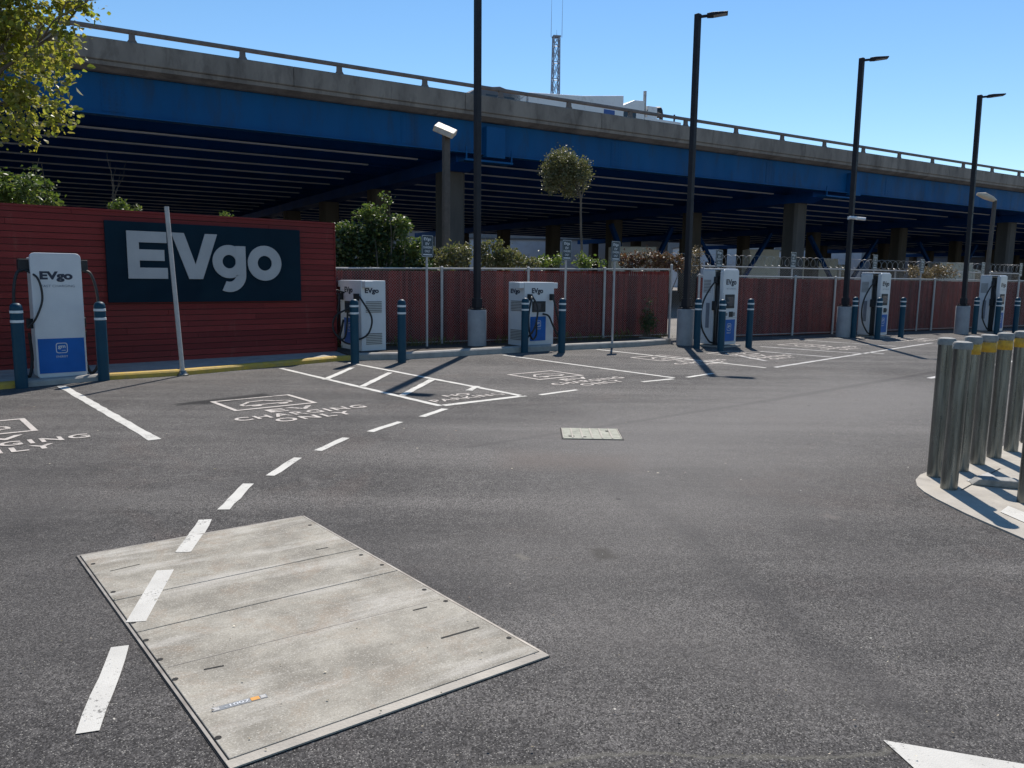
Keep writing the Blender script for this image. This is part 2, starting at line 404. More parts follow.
def put_text(mb, s, x0, x1, y0, y1, fn, bold=0.0, spacing=1.0, thick=None, cap=None):
    """letters fitted in the box x0..x1,y0..y1 of a plane; fn(x,y,h)->3D; thick adds depth.
    cap: fit height of capitals (ymin taken as baseline 0, ymax=cap height .73)"""
    vs, fs, a, b, c, d = text_geo(s, bold, spacing)
    if cap: c, d = 0.0, cap
    m = lambda p: (x0+(p[0]-a)/(b-a)*(x1-x0), y0+(p[1]-c)/(d-c)*(y1-y0))
    q = [m(p) for p in vs]
    if thick:
        mb.add([fn(x, y, thick) for x, y in q], fs)
        mb.add([fn(x, y, 0) for x, y in q], [f[::-1] for f in fs])
        ed = {}
        for f in fs:
            for i in range(len(f)):
                e = (f[i], f[(i+1)%len(f)]); ed[e] = 1
        n = len(q); vv = [fn(x, y, 0) for x, y in q]+[fn(x, y, thick) for x, y in q]
        side = [(e[0], e[1], e[1]+n, e[0]+n) for e in ed if (e[1], e[0]) not in ed]
        mb.add(vv, side)
    else: mb.add([fn(x, y, 0) for x, y in q], fs)
def bez(pts, n=10):
    """Catmull-Rom through points"""
    P = [Vector(p) for p in pts]; P = [P[0]*2-P[1]]+P+[P[-1]*2-P[-2]]; out = []
    for i in range(1, len(P)-2):
        for k in range(n):
            t = k/n
            out.append(.5*((2*P[i])+(P[i+1]-P[i-1])*t+(2*P[i-1]-5*P[i]+4*P[i+1]-P[i+2])*t*t+(3*P[i]-P[i-1]-3*P[i+1]+P[i+2])*t**3))
    out.append(P[-2]); return out

# ------------------------------------------------------------------ world, sun, camera
SUN_EL = R(51); SUN_AZ = R(8.0)
w = bpy.data.worlds.new("World"); SC.world = w; w.use_nodes = True
wn = w.node_tree; bg = wn.nodes['Background']
sky = wn.nodes.new('ShaderNodeTexSky'); sky.sky_type = 'NISHITA'; sky.sun_disc = False
sky.sun_elevation = SUN_EL; sky.sun_rotation = SUN_AZ; sky.altitude = 50; sky.air_density = 1.0; sky.dust_density = .0; sky.ozone_density = 2.5
hs = wn.nodes.new('ShaderNodeHueSaturation'); hs.inputs['Saturation'].default_value = 1.16; hs.inputs['Hue'].default_value = .497; hs.inputs['Value'].default_value = .95
wn.links.new(sky.outputs[0], hs.inputs['Color']); wn.links.new(hs.outputs[0], bg.inputs[0]); bg.inputs[1].default_value = .108
sun = bpy.data.lights.new('sun', 'SUN'); sun.energy = 4.5; sun.angle = R(.5); sun.color = (1, .93, .845)
so = bpy.data.objects.new('sun', sun); COL.objects.link(so); so.location = (0, 0, 40)
tv = Vector((-math.sin(SUN_AZ)*math.cos(SUN_EL), -math.cos(SUN_AZ)*math.cos(SUN_EL), -math.sin(SUN_EL)))
so.rotation_euler = tv.to_track_quat('-Z', 'Y').to_euler()
cd = bpy.data.cameras.new('camera'); cd.lens = F/1024*36; cd.sensor_width = 36; cd.clip_end = 5000; cd.clip_start = .05
co = bpy.data.objects.new('camera', cd); COL.objects.link(co)
co.matrix_world = Matrix.Translation((0, 0, EYE)) @ Matrix.Rotation(math.pi/2-PITCH, 4, 'X') @ Matrix.Rotation(ROLL, 4, 'Z')
SC.camera = co
SC.view_settings.view_transform = 'Standard'; SC.view_settings.look = 'None'; SC.view_settings.exposure = .42; SC.view_settings.gamma = 1
SC.view_settings.use_curve_mapping = False

# ------------------------------------------------------------------ ground
g = MB(); g.sheet([(-1500,-500),(1500,-500),(1500,2500),(-1500,2500)], -.02)
M['dirt'] = pm('dusty_ground', (.22, .20, .18), (.15, .14, .125), .5, .95, fine=30)
tag(g.build('ground', M['dirt']), kind='structure')
W_END = Vector((-3.56, 15.47))                          # right-hand end of the red wall
FA = Vector((-3.80, 16.10)); FC = Vector((4.16, 20.62)) # slatted fence, first run
FD = Vector((4.95, 20.95)); FE = Vector((21.0, 29.9))   # second run
g = MB(); g.sheet([(-60,-20),(60,-20),(60,52),(21.5,30.4),(4.9,21.3),(3.9,20.9),(-3.4,16.4),(-30,-6.5+.0)], 0)
lot = tag(g.build('parking_lot', M['asphalt']), kind='structure')
def L2(p, q, wdt, z=.004):
    p = Vector(p); q = Vector(q); d = (q-p).normalized(); n = Vector((-d.y, d.x))*wdt/2
    return [tuple(p+n), tuple(p-n), tuple(q-n), tuple(q+n)]
def line(name, segs, wdt=.10, m='paint', z=.004):
    for k, (p, q) in enumerate(segs):
        mb = MB()
        # subdivided with slightly ragged edges
        p = Vector(p); q = Vector(q); d = (q-p); n = max(2, int(d.length/.12)); u = d.normalized(); nn = Vector((-u.y, u.x))
        vs = []
        for i in range(n+1):
            c = p+d*i/n
            vs.append(tuple(c+nn*(wdt/2+random.uniform(-.007, .007)))+(z,)); vs.append(tuple(c-nn*(wdt/2+random.uniform(-.007, .007)))+(z,))
        mb.add(vs, [(2*i, 2*i+1, 2*i+3, 2*i+2) for i in range(n)])
        mb.build(name, M[m], lot)
dash = [((88,733),(120,647)),((223,510),(249,484)),((270,476),(298,458)),((318,451),(346,438)),((370,432),(400,422)),((422,417),(445,409)),
        ((540,395),(577,390)),((642,382),(673,379)),((687,377.5),(713,373.5))]
line('lane_dash', [(G(*a), G(*b)) for a, b in dash], .082)
line('lane_dash', [(G(193,540), G(206,520))], .085)
# stall dividers run square to the wall
def stall(px, py, L, start=None, wdt=.105, m='paint'):
    e = G(px, py); return (e, e-P2*L)
hl = G(440, 406); hr = G(527, 397)
hr = hl + A2*(hr-hl).dot(A2)
line('stall_line', [(G(155,440), G(155,440)-P2*4.5)], .11)
line('hatch_line', [(hl, hl-P2*4.75), (hr, hr-P2*4.9)], .085)
line('hatch_line', [(hl+A2*.05, hr+A2*.04)], .11)
for k, (a, b) in enumerate([((325,380),(352,368)),((362,387),(390,373)),((402,396),(432,380)),((469,391),(477,386.5))]):
    line('hatch_line', [(G(*a), G(*b))], .10, z=.008)
line('stall_line', [(G(674,378), G(674,378)-P2*4.4)], .085)
e3 = G(766,368)
line('stall_line', [(e3, e3-P2*4.3)], .085)
for (p, q) in [((760,351.5),(832,357.3)),((760,346.6),(866,354)),((772,338),(896,346.6)),((740,356),(766,361)),((800,336.5),(905,342)),((868,352.5),(884,354)),((905,337.5),(960,341))]:
    line('stall_line', [(G(*p), G(*q))], .09, 'paintworn')
line('front_line', [(G(775,367.5), G(896,348.5)), (G(896,348.5), G(932,343))], .09, 'paintworn')
line('front_line', [(G(929,378.5), G(975,369)), (G(975,369), G(1060,352))], .10, 'paintworn')
def stencil(c, sc=1.0, m='painttext', box=True, words=(('EV', .30), ('CHARGING', .80), ('ONLY', .46)), hh=.21, gap=.10):
    """car-and-plug pictogram in a frame with the words below; c = middle of the word CHARGING"""
    mb = MB(); c = Vector(c)
    fn = lambda x, y, h: tuple(c+A2*x*sc-P2*y*sc)+(.006,)
    y = hh+gap+hh*.5
    for wd, hw in words:
        put_text(mb, wd, -hw, hw, y-hh, y, fn, bold=.022, spacing=1.2, cap=.73)
        y -= hh+gap
    if box:
        y0 = 2*hh+gap*2.2-hh*.5; y1 = y0+.85; x0, x1 = -.60, .45; t = .055
        for (a, b, cc, d) in [(x0,x1,y0,y0+t),(x0,x1,y1-t,y1),(x0,x0+t,y0+t+.002,y1-t-.002),(x1-t,x1,y0+t+.002,y1-t-.002)]:
            mb.add([fn(a,cc,0), fn(b,cc,0), fn(b,d,0), fn(a,d,0)], [(0,1,2,3)])
        # car outline
        cx = (x0+x1)/2; cy = (y0+y1)/2-.05
        pts = [(-.30,-.10),(-.31,.0),(-.24,.06),(-.15,.17),(.06,.19),(.16,.08),(.28,.05),(.31,-.02),(.30,-.10)]
        for i in range(len(pts)):
            a = Vector(pts[i]); b = Vector(pts[(i+1)%len(pts)]); d = (b-a).normalized(); n = Vector((-d.y, d.x))*.022; a = a-d*.0; b = b+d*.0
            mb.add([fn(cx+a.x+n.x,cy+a.y+n.y,0),fn(cx+a.x-n.x,cy+a.y-n.y,0),fn(cx+b.x-n.x,cy+b.y-n.y,0),fn(cx+b.x+n.x,cy+b.y+n.y,0)],[(0,1,2,3)])
        for wx in (-.17,.17):
            mb.add([fn(cx+wx+.065*math.cos(i*.7854),cy-.15+.05*math.sin(i*.7854),0) for i in range(8)],[tuple(range(8))])
    o = mb.build('stencil_marking', M[m], lot); return o
tc = (G(233,418)+G(367,408))/2
stencil(tc)
stall_w = (hl-G(155,440)).dot(A2)
stencil(tc+(G(95,436)-G(369,406.5)))
c4 = (G(540,380)+G(622,381))/2+P2*.0
for (px, py, s) in [(588,381,.95),(700,362,.95)]:
    stencil(G(px,py), s, 'painttext')
for (px, py, s) in [(770,357,.9),(838,348,.95),(915,340,1.0)]:
    stencil(G(px,py), s, 'painttext')
# words at the mouth of the hatched strip
nb = MB(); cN = (hl+hr)/2-P2*.42
fn = lambda x, y, h: tuple(cN+A2*x-P2*y)+(.006,)
put_text(nb, 'NO', -.20, .20, .08, .26, fn, bold=.012, cap=.73); put_text(nb, 'PARKING', -.58, .58, -.18, .01, fn, bold=.012, spacing=1.1, cap=.73)
nb.build('stencil_marking', M['painttext'], lot)
# big arrow head in the foreground
mb = MB(); t0 = G(883,741); d1 = G(1024,765)-t0; d2 = G(915,770)-t0
mb.sheet([tuple(t0), tuple(t0+d2*2.2), tuple(t0+d1*1.25+d2*.8), tuple(t0+d1*1.25)], .004)
mb.build('painted_arrow', M['paint'], lot)

# kerbs along the wall (yellow) and round the planting strip
def kerb_run(name, pts, wd, h, m, lot_side=1):
    mb = MB()
    for (p, q) in zip(pts[:-1], pts[1:]):
        p = Vector(p); q = Vector(q); d = (q-p).normalized(); n = Vector((-d.y, d.x))
        L = (q-p).length
        mtx = Matrix.Translation((p.x, p.y, 0)) @ Matrix.Rotation(math.atan2(d.y, d.x), 4, 'Z')
        prof = [(0, -.02), (.012, h-.03), (.035, h-.006), (.06, h), (wd, h), (wd, -.02)]
        n_ = len(prof)
        vs = [(0, a, b) for a, b in prof]+[(L, a, b) for a, b in prof]
        fs = [tuple(range(n_)), tuple(range(2*n_-1, n_-1, -1))]+[(i, i+n_, (i+1)%n_+n_, (i+1)%n_) for i in range(n_)]
        mb.add(vs, fs, mtx)
    return tag(mb.build(name, m), kind='structure')
wdir = A2
w0 = W_END - A2*14
ky = [G(24,387.5), G(105,380.3), G(182,375.6), G(335,361.5), G(352,360.5)]
kerb_run('kerb', [ky[0]-(ky[1]-ky[0]).normalized()*6, ky[0]], .15, .09, M['kerby'])
kerb_run('kerb', ky[:2], .15, .09, M['kerbc'])
kerb_run('kerb', ky[1:4]+[ky[4]], .15, .09, M['kerby'])
kerb_run('kerb', [ky[4], G(405,359.5), G(520,352.5), G(640,346.5), G(671,344), G(671,344)-P2*.9], .17, .13, M['kerbc'])
mb = MB()                                               # footway between wall and yellow kerb
fw = [ky[0]-(ky[1]-ky[0]).normalized()*6]+ky
mb.prism([tuple(p-P2*.145) for p in fw]+[tuple(W_END+A2*.6-P2*.35), tuple(w0-P2*.35)], -.01, .075)
tag(mb.build('footway', M['kerbc']), kind='structure')
mb = MB()
kk = [ky[4]+A2*.02, G(405,359.5), G(520,352.5), G(640,346.5), G(670,343.5)]
kk = [Vector(p)-P2*.16 for p in kk]
mb.prism([tuple(p) for p in kk]+[tuple(FC-P2*.35), tuple(FA-P2*.35)], -.01, .10)
tag(mb.build('planting_bed', M['soil']), kind='structure')

# ------------------------------------------------------------------ red board wall with the big sign
WL = 11.5
wall = thing('board_wall', (W_END.x, W_END.y, 0), RZ, 'long dark red wall of horizontal boards behind the tall left charger', 'wall')
HW = 2.60
mb = MB(); mb.bx(-WL, -.01, .035, .16, .0, HW-.02); mb.build('backing', M['recess'], wall)
mb = MB(); z = .05; i = 0
while z < HW-.02:
    h = .102+random.uniform(-.006, .006)
    x = -WL
    while x < -.001:
        x1 = min(0, x+random.uniform(2.4, 4.9))
        if x1 > -.8: x1 = 0
        off = random.uniform(-.004, .006)
        mb.bx(x+.002, x1-.002, -.0+off, .035+off*.2, z, min(z+h-.011, HW-.015)); x = x1
    z += h
mb.build('boards', M['board'], wall)
mb = MB(); mb.bx(-WL, .012, -.012, .17, HW-.012, HW+.02); mb.bx(-.0, .02, -.012, .17, .02, HW-.014); mb.build('trim', M['board'], wall)
u0, za = hit(103, 219.5, W_END, A2); u1, zb = hit(298, 231, W_END, A2); _, zc = hit(104, 301, W_END, A2); _, zd = hit(298, 302, W_END, A2)
zt = (za+zb)/2; zbm = (zc+zd)/2
sg = thing('wall_sign', (W_END.x+P2.x*.045+A2.x*u0, W_END.y+P2.y*.045+A2.y*u0, zbm), RZ, 'big dark navy sign with grey EVgo letters hung on the red board wall', 'sign')
Ls = u1-u0; Hs = zt-zbm
mb = MB(); mb.bx(0, Ls, -.03, .03, 0, Hs); mb.build('panel', M['panelnavy'], sg, bevel=.004)
def wp(px, py):
    u, z_ = hit(px, py, W_END+P2*.08, A2); return u-u0, z_-zbm
E0 = wp(128.5, 278.5); E1 = wp(128.5, 230.5); xe = wp(168, 278)[0]
ze0 = E0[1]; ze1 = E1[1]; xE = E0[0]
mb = MB(); T = .185; y0, y1 = -.052, -.031
H_ = ze1-ze0
mb.bx(xE, xE+T, y0, y1, ze0, ze1)
for (zz, ww) in ((ze0, xe-xE), ((ze0+ze1)/2-T/2, (xe-xE)*.93), (ze1-T, xe-xE)): mb.bx(xE+T, xE+ww, y0, y1, zz, zz+T)
# V
vx0 = wp(171, 240)[0]; vx1 = wp(217, 240)[0]; vm = (vx0+vx1)/2; tw = T*1.15
mb.prism([(vx0, ze1), (vx0+tw, ze1), (vm, ze0+.25), (vx1-tw, ze1), (vx1, ze1), (vm+tw*.55, ze0), (vm-tw*.55, ze0)][::-1], y0, y1, 'y')
def ring(mb, cx, cz, ro, ri, a0=0, a1=2*math.pi, sx=1.0, n=40):
    vs = []; fs = []
    for i in range(n+1):
        a_ = a0+(a1-a0)*i/n; c_, s_ = math.cos(a_), math.sin(a_)
        for (r_, yy) in ((ro, y0), (ri, y0), (ri, y1), (ro, y1)): vs.append((cx+r_*c_*sx, yy, cz+r_*s_))
    for i in range(n):
        for k in range(4):
            k2 = (k+1)%4; fs.append((4*i+k, 4*i+k2, 4*i+4+k2, 4*i+4+k))
    fs.append((3,2,1,0)); fs.append(tuple(4*n+k for k in range(4)))
    mb.add(vs, fs)
gx0 = wp(212, 262)[0]; gx1 = wp(245.5, 262)[0]; ox0 = wp(247.5, 262)[0]; ox1 = wp(281, 262)[0]
ro = (ox1-ox0)/2; cz = ze0+ro-.02
ring(mb, (ox0+ox1)/2, cz, ro, ro-T)
rg = (gx1-gx0)/2; rz_ = rg*.98
ring(mb, gx0+rg, cz+.015, rz_, rz_-T*.95)
mb.bx(gx1-T, gx1, y0-.003, y1+.001, cz-.22, cz+rz_)
ring(mb, gx1-rg*1.02, cz-.22, rg*1.02, rg*1.02-T, -R(115), 0)
mb.build('lettering', M['lettergrey'], sg)

# ------------------------------------------------------------------ slatted fences
def fence(P, Q, z0a, za_, zb_, post_s, label, lab_group=None, end_tall=False):
    P = Vector(P); Q = Vector(Q); d = Q-P; L = d.length; rz = math.atan2(d.y, d.x)
    f = thing('slatted_fence', (P.x, P.y, 0), rz, label, 'fence')
    mb = MB(); x = .02
    top = lambda x: za_+(zb_-za_)*x/L
    while x < L-.05:
        wd = .058; t_ = top(x)-.05+random.uniform(-.006, .004); a_ = random.uniform(-.25, .25)
        if random.random() > .008:
            mb.box((x+wd/2, .01, (z0a+t_)/2), (wd, .009, t_-z0a), rz=a_)
        x += wd+.008
    mb.build('slats', M['slat'], f)
    mb = MB(); mb.bx(0, L, .03, .034, z0a-.02, min(za_, zb_)-.06); mb.build('slat_lining', M['recess'], f)
    mb = MB(); mb.tube([(0, -.01, za_), (L, -.01, zb_)], .022, 8); mb.build('top_rail', M['galvpost'], f, smooth=True)
    mb = MB(); mb.tube([(0, -.012, z0a+.04), (L, -.012, z0a+.04)], .010, 6); mb.build('bottom_rail', M['galvpost'], f)
    for s in post_s:
        mb = MB(); tall = .12 if (end_tall and s == post_s[-1]) else .03
        zt_ = top(s)+tall
        mb.lathe([(.032, -.02), (.032, zt_-.03), (.04, zt_-.03), (.038, zt_), (.012, zt_+.025)], 12); o = mb.build('post', M['galvpost'], f, smooth=True, loc=(s, -.045, 0))
    mb = MB(); H_ = min(za_, zb_)-.02-z0a; st = .062; x = -H_
    while x < L:
        for sgn in (1, -1):
            xa, xb = (x, x+H_) if sgn == 1 else (x+H_, x)
            p0 = [xa, z0a]; p1 = [xb, z0a+H_]
            def clip(p, q):
                if p[0] < 0: k = (0-p[0])/(q[0]-p[0]); p = [0, p[1]+(q[1]-p[1])*k]
                if p[0] > L: k = (L-p[0])/(q[0]-p[0]); p = [L, p[1]+(q[1]-p[1])*k]
                return p
            if max(xa, xb) <= 0 or min(xa, xb) >= L: continue
            a_, b_ = clip(p0, p1), clip(p1, p0)
            mb.tube([(a_[0], -.006-.003*sgn, a_[1]), (b_[0], -.006-.003*sgn, b_[1])], .0018, 3, cap=False)
        x += st
    mb.build('wire_netting', M['wirem'], f)
    return f
def along(px, py, P, Q):
    P = Vector(P); Q = Vector(Q); return hit(px, py, P, (Q-P).normalized())[0]
ps = [along(x, 300, FA, FC) for x in (441, 527, 603)]; ps = [.06]+ps+[(FC-FA).length]
fence(FA, FC, .10, 1.74, 1.86, ps, 'maroon slatted fence on the planting strip, right of the red board wall', end_tall=True)
fence(FD, FE, .02, 1.71, 1.71, [.05]+[along(x, 300, FD, FE) for x in (793, 833, 932, 980, 1016)], 'far maroon slatted fence behind the row of tall chargers')
# bare wire fence behind
def wire_fence():
    n = Vector((-(FE-FD).y, (FE-FD).x)).normalized()*1.4
    P = FD+n-(FE-FD).normalized()*1.2; Q = FE+n; L = (Q-P).length; d = Q-P
    f = thing('wire_fence', (P.x, P.y, 0), math.atan2(d.y, d.x), 'bare galvanised wire fence topped with coiled razor wire behind the far maroon fence', 'fence')
    mb = MB(); mb.tube([(0,0,2.0),(L,0,2.0)], .024, 8); mb.build('top_rail', M['galvpost'], f, smooth=True)
    x = .1
    while x < L:
        mb = MB(); mb.tube([(0,0,0),(0,0,2.06)], .03, 8); mb.build('post', M['galvpost'], f, smooth=True, loc=(x, .04, 0)); x += 2.9
    mb = MB(); s = .075; x = -2.0
    while x < L:
        for sg_ in (1,-1):
            a_, b_ = (x, x+2.0) if sg_ == 1 else (x+2.0, x)
            if min(a_, b_) < 0 or max(a_, b_) > L: continue
            mb.tube([(a_,-.005*sg_,0),(b_,-.005*sg_,2.0)], .002, 3, cap=False)
        x += s
    mb.build('wire_netting', M['wirem'], f)
    mb = MB(); pts = []; k = 0
    while k*.02 < L:
        a_ = k*.42; pts.append((k*.02, .15*math.cos(a_), 2.2+.15*math.sin(a_))); k += 1
    mb.tube(pts, .005, 3, cap=False); mb.build('razor_wire', M['wirem'], f)
wire_fence()

# ------------------------------------------------------------------ chargers
def rrect(w_, h_, r_, n=5):
    out = []
    for (cx, cy, a0) in ((w_/2-r_, h_/2-r_, 0), (-w_/2+r_, h_/2-r_, 90), (-w_/2+r_, -h_/2+r_, 180), (w_/2-r_, -h_/2+r_, 270)):
        for i in range(n+1):
            a_ = R(a0+90*i/n); out.append((cx+r_*math.cos(a_), cy+r_*math.sin(a_)))
    return out
def cable(mb, pts, r=.021): mb.tube(bez(pts, 8), r, 7)
def emblem(parent, x, y, z, s=.16, vertical=False):
    """rounded square outline with small gm letters and bar"""
    mb = MB(); fn = lambda a_, b_, h: (x+a_, y-h, z+b_)
    o_ = rrect(s, s, s*.22, 4); i_ = rrect(s*.86, s*.86, s*.17, 4); n = len(o_)
    mb.add([fn(p[0], p[1], 0) for p in o_]+[fn(p[0], p[1], 0) for p in i_], [(k, (k+1)%n, (k+1)%n+n, k+n) for k in range(n)])
    put_text(mb, 'gm', -s*.32, s*.32, -s*.12, s*.24, fn, bold=.03)
    mb.add([fn(-s*.02,-s*.26,0), fn(s*.32,-s*.26,0), fn(s*.32,-s*.21,0), fn(-s*.02,-s*.21,0)], [(0,1,2,3)])
    put_text(mb, 'ENERGY', -s*.5, s*.5, -s*.92, -s*.72, fn, bold=.01)
    mb.build('emblem', M['signtxt'], parent)
def tall_charger(loc, label, first=False):
    c = thing('charging_station', loc, RZ, label, 'EV charger', 'tall white and blue charging stations')
    W_, D_, H_ = .64, .60, 1.86
    mb = MB(); mb.bx(-.40, .40, -.38, .38, -.02, .035); mb.build('plinth', M['kerbc'], c)
    if first:
        mb = MB(); mb.bx(-W_/2+.04, W_/2-.04, -.20, .30, .05, H_-.06); mb.build('body', M['beige'], c, bevel=.02)
        mb = MB(); mb.prism([(p[0], p[1]+H_/2+.03) for p in rrect(W_, H_-.06, .07)], -.30, -.205, 'y'); mb.build('front_panel', M['white'], c, bevel=.012)
        zb0, zb1 = .14, .64
        mb = MB(); mb.bx(-.295, .295, -.306, -.296, zb0, zb1); bp = mb.build('blue_panel', M['cblue'], c)
        emblem(bp, 0, -.309, .50, .15)
        mb = MB(); fn = lambda a_, b_, h: (a_, -.303, b_); put_text(mb, 'EVgo', -.215, .20, 1.45, 1.60, fn, bold=.05); mb.build('logo', M['navy'], c)
        mb = MB(); put_text(mb, 'FAST CHARGING', -.20, .22, 1.375, 1.41, fn, bold=.0); mb.build('caption', M['grey_txt'], c)
        for sx in (-1, 1):
            mb = MB(); mb.bx(*sorted((sx*.285, sx*.44)), -.14, .02, 1.60, 1.77); mb.build('holster', M['recess'], c, bevel=.01)
            mb = MB(); mb.bx(*sorted((sx*.282, sx*.38)), -.10, -.02, .78, .92); mb.build('plug_socket', M['recess'], c, bevel=.01)
            mb = MB()
            cable(mb, [(sx*.37,-.13,1.62),(sx*.47,-.16,1.56),(sx*.53,-.20,1.25),(sx*.53,-.22,.7),(sx*.50,-.18,.25),(sx*.40,-.12,.09),(sx*.34,-.05,.35),(sx*.36,-.08,.72)])
            if sx < 0: cable(mb, [(-.37,-.13,1.62),(-.25,-.36,1.5),(-.21,-.37,1.22),(-.30,-.37,.95),(-.40,-.30,.8)], .015)
            mb.build('cable', M['black'], c, smooth=True)
    else:
        mb = MB(); mb.bx(-W_/2, W_/2, -.04, D_/2, .05, H_-.03); mb.build('body', M['white'], c, bevel=.02)
        mb = MB(); mb.bx(-W_/2+.05, W_/2-.05, -.19, -.042, .05, H_-.07); mb.build('side_recess', M['recess'], c)
        mb = MB(); mb.prism([(p[0], p[1]+H_/2+.02) for p in rrect(W_-.02, H_-.07, .05)], -.30, -.193, 'y'); mb.build('front_panel', M['white'], c, bevel=.012)
        mb = MB(); mb.bx(-W_/2+.01, W_/2-.01, -.26, D_/2-.01, H_-.028, H_+.012); mb.build('hood', M['white'], c, bevel=.012)
        mb = MB(); fn = lambda a_, b_, h: (a_, -.303, b_); put_text(mb, 'EVgo', -.21, .21, 1.45, 1.62, fn, bold=.05); mb.build('logo', M['navy'], c)
        mb = MB(); put_text(mb, 'FAST CHARGING', -.19, .20, 1.38, 1.41, fn); mb.build('caption', M['grey_txt'], c)
        mb = MB(); mb.bx(-.22, .15, -.318, -.29, .93, 1.26); s_ = mb.build('screen_surround', M['recess'], c, bevel=.01)
        mb = MB(); mb.bx(-.18, .10, -.322, -.3185, .99, 1.20); mb.build('screen', M['screen'], s_)
        mb = MB(); mb.bx(-.04, .12, -.312, -.29, .72, .85); mb.build('card_reader', M['recess'], c, bevel=.008)
        mb = MB(); mb.bx(-.26, .22, -.307, -.295, .14, .66); bp = mb.build('blue_panel', M['cblue'], c); emblem(bp, -.02, -.310, .48, .17)
        mb = MB(); mb.bx(-.30,.30,-.3035,-.2995,.700,.705); mb.bx(-.30,.30,-.3035,-.2995,.125,.130); mb.bx(-.30,-.296,-.3035,-.2995,.14,1.30); mb.build('panel_seams', M['grey_txt'], c)
        mb = MB()
        for k in range(9): mb.bx(-W_/2-.006,-W_/2+.002,.05,.25,1.30+k*.035,1.318+k*.035)
        mb.build('side_vent', M['louvre'], c)
        mb = MB(); mb.bx(.14,.20,-.3045,-.2995,.74,.83); mb.bx(-.18,-.10,-.3045,-.2995,.75,.82); mb.build('stickers', M['louvre'], c)
        mb.cur = 0; mb = MB(); mb.bx(-W_/2-.004, -W_/2+.01, .06, .16, .45, 1.05) ; mb.build('side_label', M['grey_txt'], c)
        mb = MB(); mb.bx(-W_/2-.09, -W_/2+.04, -.16, -.06, .88, 1.10); mb.build('plug_socket', M['recess'], c, bevel=.01)
        mb = MB(); mb.bx(-W_/2-.07, -W_/2+.04, -.15, -.07, 1.52, 1.68); mb.build('holster', M['recess'], c, bevel=.01)
        mb = MB(); mb.bx(W_/2-.04, W_/2+.09, -.16, -.06, .88, 1.10); mb.build('plug_socket', M['recess'], c, bevel=.01)
        mb = MB(); mb.bx(W_/2-.04, W_/2+.07, -.15, -.07, 1.45, 1.60); mb.build('holster', M['recess'], c, bevel=.01)
        mb = MB(); cable(mb, [(-.37,-.12,1.58),(-.46,-.05,1.42),(-.64,.0,1.12),(-.70,.02,.8),(-.66,.0,.45),(-.5,-.08,.16),(-.37,-.10,.10)])
        cable(mb, [(-.34,-.16,1.45),(-.42,-.24,1.1),(-.50,-.26,.85),(-.50,-.25,.45),(-.40,-.20,.14),(-.30,-.16,.10)]); mb.build('cable', M['black'], c, smooth=True)
        mb = MB(); cable(mb, [(.37,-.12,1.55),(.50,-.08,1.46),(.62,-.04,1.2),(.62,-.02,.8),(.55,-.05,.35),(.40,-.1,.12)]); mb.build('cable', M['black'], c, smooth=True)
    return c
p1 = G(64, 382)-P2*.30
tall_charger(p1, 'tall white charger without a screen before the red board wall', True)
def cpos(px, py): return G(px, py)+A2*.31-P2*.30
chA = tall_charger(cpos(720.5, 347.5), 'nearest of the three tall chargers with screens along the far fence')
dup(chA, cpos(877, 337.5), RZ, 'middle of the three tall chargers with screens along the far fence')
dup(chA, cpos(995.5, 333), RZ, 'farthest tall white charger, seen above the galvanised posts at the right edge')

